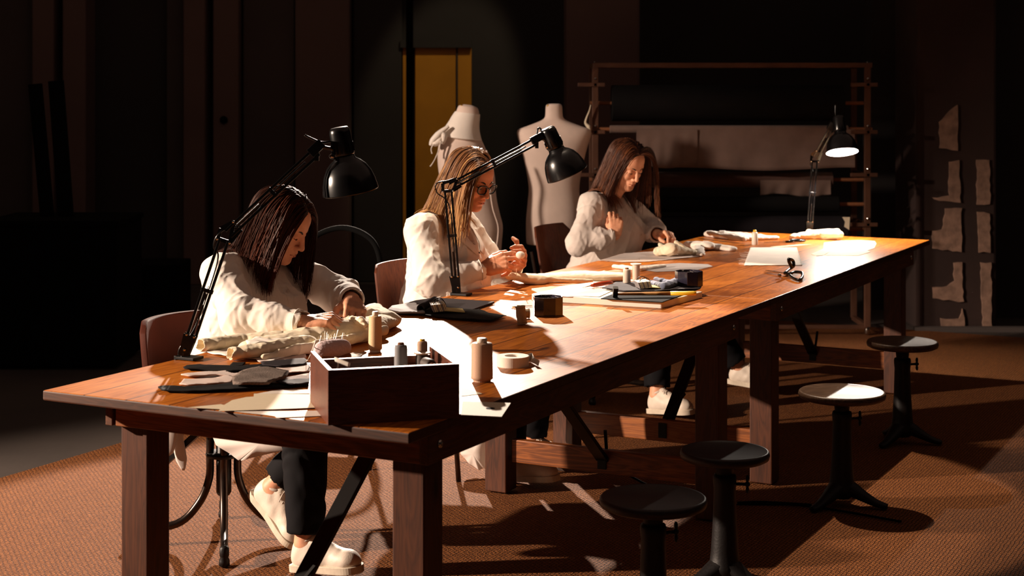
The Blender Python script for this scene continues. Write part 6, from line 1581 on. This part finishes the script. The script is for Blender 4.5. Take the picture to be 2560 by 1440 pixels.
# upright tailor's shears: one handle resting on the table, the other in the air
ts = thing('tailors_shears', 'big tailor\'s shears standing with one handle in the air at the table edge', 'scissors', P(1975, 690))
pv = P(1962, 683, TZ + .014)
MB().bar(P(1916, 676, TZ + .010), pv, .014, .003).build('blade', M['chrome'], ts)
MB().bar(P(1912, 680, TZ + .004), pv, .012, .003).build('blade', M['chrome'], ts)
MB().lathe([(.006, 0), (.008, .002), (.008, .012), (.005, .014)], 14, axis_matrix((0, -1, 0)), P(1948, 688, TZ + .012)).build('pivot', M['chrome'], ts, smooth=True)
MB().tube(smoothpath([pv, P(1975, 672, TZ + .02), P(1984, 664, TZ + .035), P(1982, 652, TZ + .055), P(1972, 648, TZ + .068), P(1974, 658, TZ + .05), P(1980, 668, TZ + .03)], 5), .0075, 10).build('handle', M['blackmetal'], ts, smooth=True)
MB().tube(smoothpath([pv, P(1975, 684, TZ + .016), P(1988, 680, TZ + .018), P(2004, 682, TZ + .020), P(2006, 692, TZ + .014), P(1998, 700, TZ + .009), P(1984, 696, TZ + .010), P(1974, 688, TZ + .014)], 5), .0068, 10).build('handle', M['blackmetal'], ts, smooth=True)
sheet('cloth_piece', [(1876, 620), (1992, 619.5), (2006, 664), (1860, 664.5)], M['whitecloth'], 'frayed white cloth square behind the tailor\'s shears', 'cloth', th=.0016, wr=.0015)
fr_ = thing('frayed_threads', 'loose white fray along the left side of the white cloth square', 'thread', P(1866, 640)); rr_ = random.Random(2)
for i in range(16):
    y0_ = 630 + i * 2.1; x0_ = 1873 - (y0_ - 620) * .36
    MB().tube([P(x0_ + 3, y0_, TZ + .003), P(x0_ - rr_.uniform(6, 22), y0_ + rr_.uniform(-3, 3), TZ + .003)], .0006, 4).build('thread', M['whitecloth'], fr_)
sheet('pattern_paper', [(2028, 636), (2058, 622), (2060, 607), (2100, 602), (2150, 601), (2186, 603), (2191, 609), (2186, 620), (2168, 627), (2176, 630), (2144, 640), (2062, 639), (2074, 630), (2058, 639), (2040, 640)], M['paper'], 'rounded cream pattern card at the right corner of the far table', 'paper', th=.0012)
sheet('paper_strip', [(1925, 617), (2000, 611), (2030, 611), (1990, 615), (1940, 619)], M['paper'], 'narrow cream paper strip in front of the flat scissors', 'paper', th=.0006)
# --- what the hands hold
def hold_ball(c, r, mat, name, label, cat): return tag(MB().ball(c, r, 18, (1, 1, .8)).build(name, mat, smooth=True), label, cat)
def wpt(W, v): return W[1] @ Vector(v)
hold_ball(D(1301, 638, 6.47), .019, M['thr_white'], 'thread_ball', 'small white ball of thread held by the woman with glasses', 'thread')
ndl = D(1516, 531, 7.85); tag(MB().tube([ndl, ndl + Vector((-.012, 0, .035))], .0009, 5).build('needle', M['steel']), 'needle held up by the farthest woman', 'needle')
# --- lamp cable on the floor and ribbon hanging off the nearest chair
tag(MB().tube(smoothpath([T(2.25, .2, .70) + Vector((0, 0, 0)), T(2.35, .35, .5), T(2.40, .6, .14), T(2.42, .95, .016), T(2.55, 1.3, .016), T(2.5, 1.7, .016)], 10), .0045, 8).build('cable', M['blackthing'], smooth=True), 'black cable hanging under the tables and running across the carpet', 'cable')
tag(MB().tube(smoothpath([D(1845, 1257, 5.95), Vector((.95, 6.02, .014)), Vector((1.12, 5.98, .014))], 8), .005, 8).build('cable', M['blackthing'], smooth=True), 'short black cable end on the carpet behind the stools', 'cable')
for k_, pts, lab in ((0, [(430, 1070), (426, 1100), (422, 1120), (418, 1140)], 'shorter tail of white coat belt hanging below the nearest woman'), (1, [(446, 1070), (444, 1100), (450, 1130), (459, 1176)], 'longer pointed tail of white coat belt hanging below the nearest woman')):
    ww = [.016, .018, .02, .003]; pp = smoothpath([D(a, b, 5.42 + .01 * k_) for a, b in [(pts[0][0], 1010)] + pts], 5); rr2 = [float(v) for v in np.interp(np.linspace(0, 1, len(pp)), [0, .3, .6, .85, 1], [.014, .018, .02, .018, .004])]
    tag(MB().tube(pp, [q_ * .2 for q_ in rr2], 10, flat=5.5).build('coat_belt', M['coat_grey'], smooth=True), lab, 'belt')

def flap(root, pts, name='coat_tail'):
    q = [D(*p_) for p_ in pts]; nrm = Vector((0, -1, .1)).normalized(); c0_ = sum(q, Vector()) / len(q); V = []; n = len(q)
    dens = []
    for i in range(n):
        for k_ in range(6): dens.append(q[i].lerp(q[(i + 1) % n], k_ / 6))
    V = [c0_ + nrm * .012] + [d_ + nrm * .006 * math.sin(i * 1.1) for i, d_ in enumerate(dens)]; n = len(dens)
    V += [v - nrm * .004 for v in V]; Fc = []
    for i in range(n):
        a, b = 1 + i, 1 + (i + 1) % n; Fc += [(0, b, a), (n + 1, n + 1 + a, n + 1 + b), (a, b, n + 1 + b, n + 1 + a)]
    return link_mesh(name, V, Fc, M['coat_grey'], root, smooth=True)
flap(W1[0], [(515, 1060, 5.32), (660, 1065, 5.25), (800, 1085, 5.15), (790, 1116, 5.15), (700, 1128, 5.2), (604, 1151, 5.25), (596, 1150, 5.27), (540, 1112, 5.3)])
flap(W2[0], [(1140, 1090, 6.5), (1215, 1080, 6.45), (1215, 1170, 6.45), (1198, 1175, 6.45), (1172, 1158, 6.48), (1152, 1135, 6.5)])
# ---------------------------------------------------------------- lights of the place, then the added fills
def spot(name, loc, target, power, col, angle, blend, soft):
    l = bpy.data.lights.new(name, 'SPOT'); l.energy = power; l.color = col; l.spot_size = math.radians(angle); l.spot_blend = blend; l.shadow_soft_size = soft
    o = bpy.data.objects.new(name, l); COL.objects.link(o); o.location = loc
    o.rotation_euler = (Vector(target) - Vector(loc)).to_track_quat('-Z', 'Y').to_euler(); return o
spot('stage_spot_left', (-6.0, 4.7, 2.25), (-0.1, 5.7, 0.6), 2900, (1.0, 0.78, 0.61), 54, 0.6, 0.05)
spot('stage_spot_back', (-0.90, 11.8, 3.05), (-0.80, 2.6, 0.0), 3900, (1.0, 0.82, 0.68), 31, 0.15, 0.05)
spot('ceiling_spot', (-0.2, 8.2, 5.6), (0.72, 6.25, 0.0), 1150, (1.0, 0.78, 0.58), 23, 0.10, 0.03)
spot('dummies_fill', (-3.6, 6.8, 2.6), (0.0, 9.4, 1.0), 620, (1.0, 0.78, 0.63), 22, 0.6, 0.15)  # added fill that brightens the dummies, not a lamp of the hall
spot('door_fill', (0.25, 11.2, 4.4), (-0.55, WY + 0.2, 1.5), 85, (1.0, 0.8, 0.5), 24, 0.5, 0.04)  # added to brighten the yellow door; no such lamp is seen
SC.cycles.use_denoising = True
SC.cycles.max_bounces = 8
SC.cycles.sample_clamp_indirect = 12.0
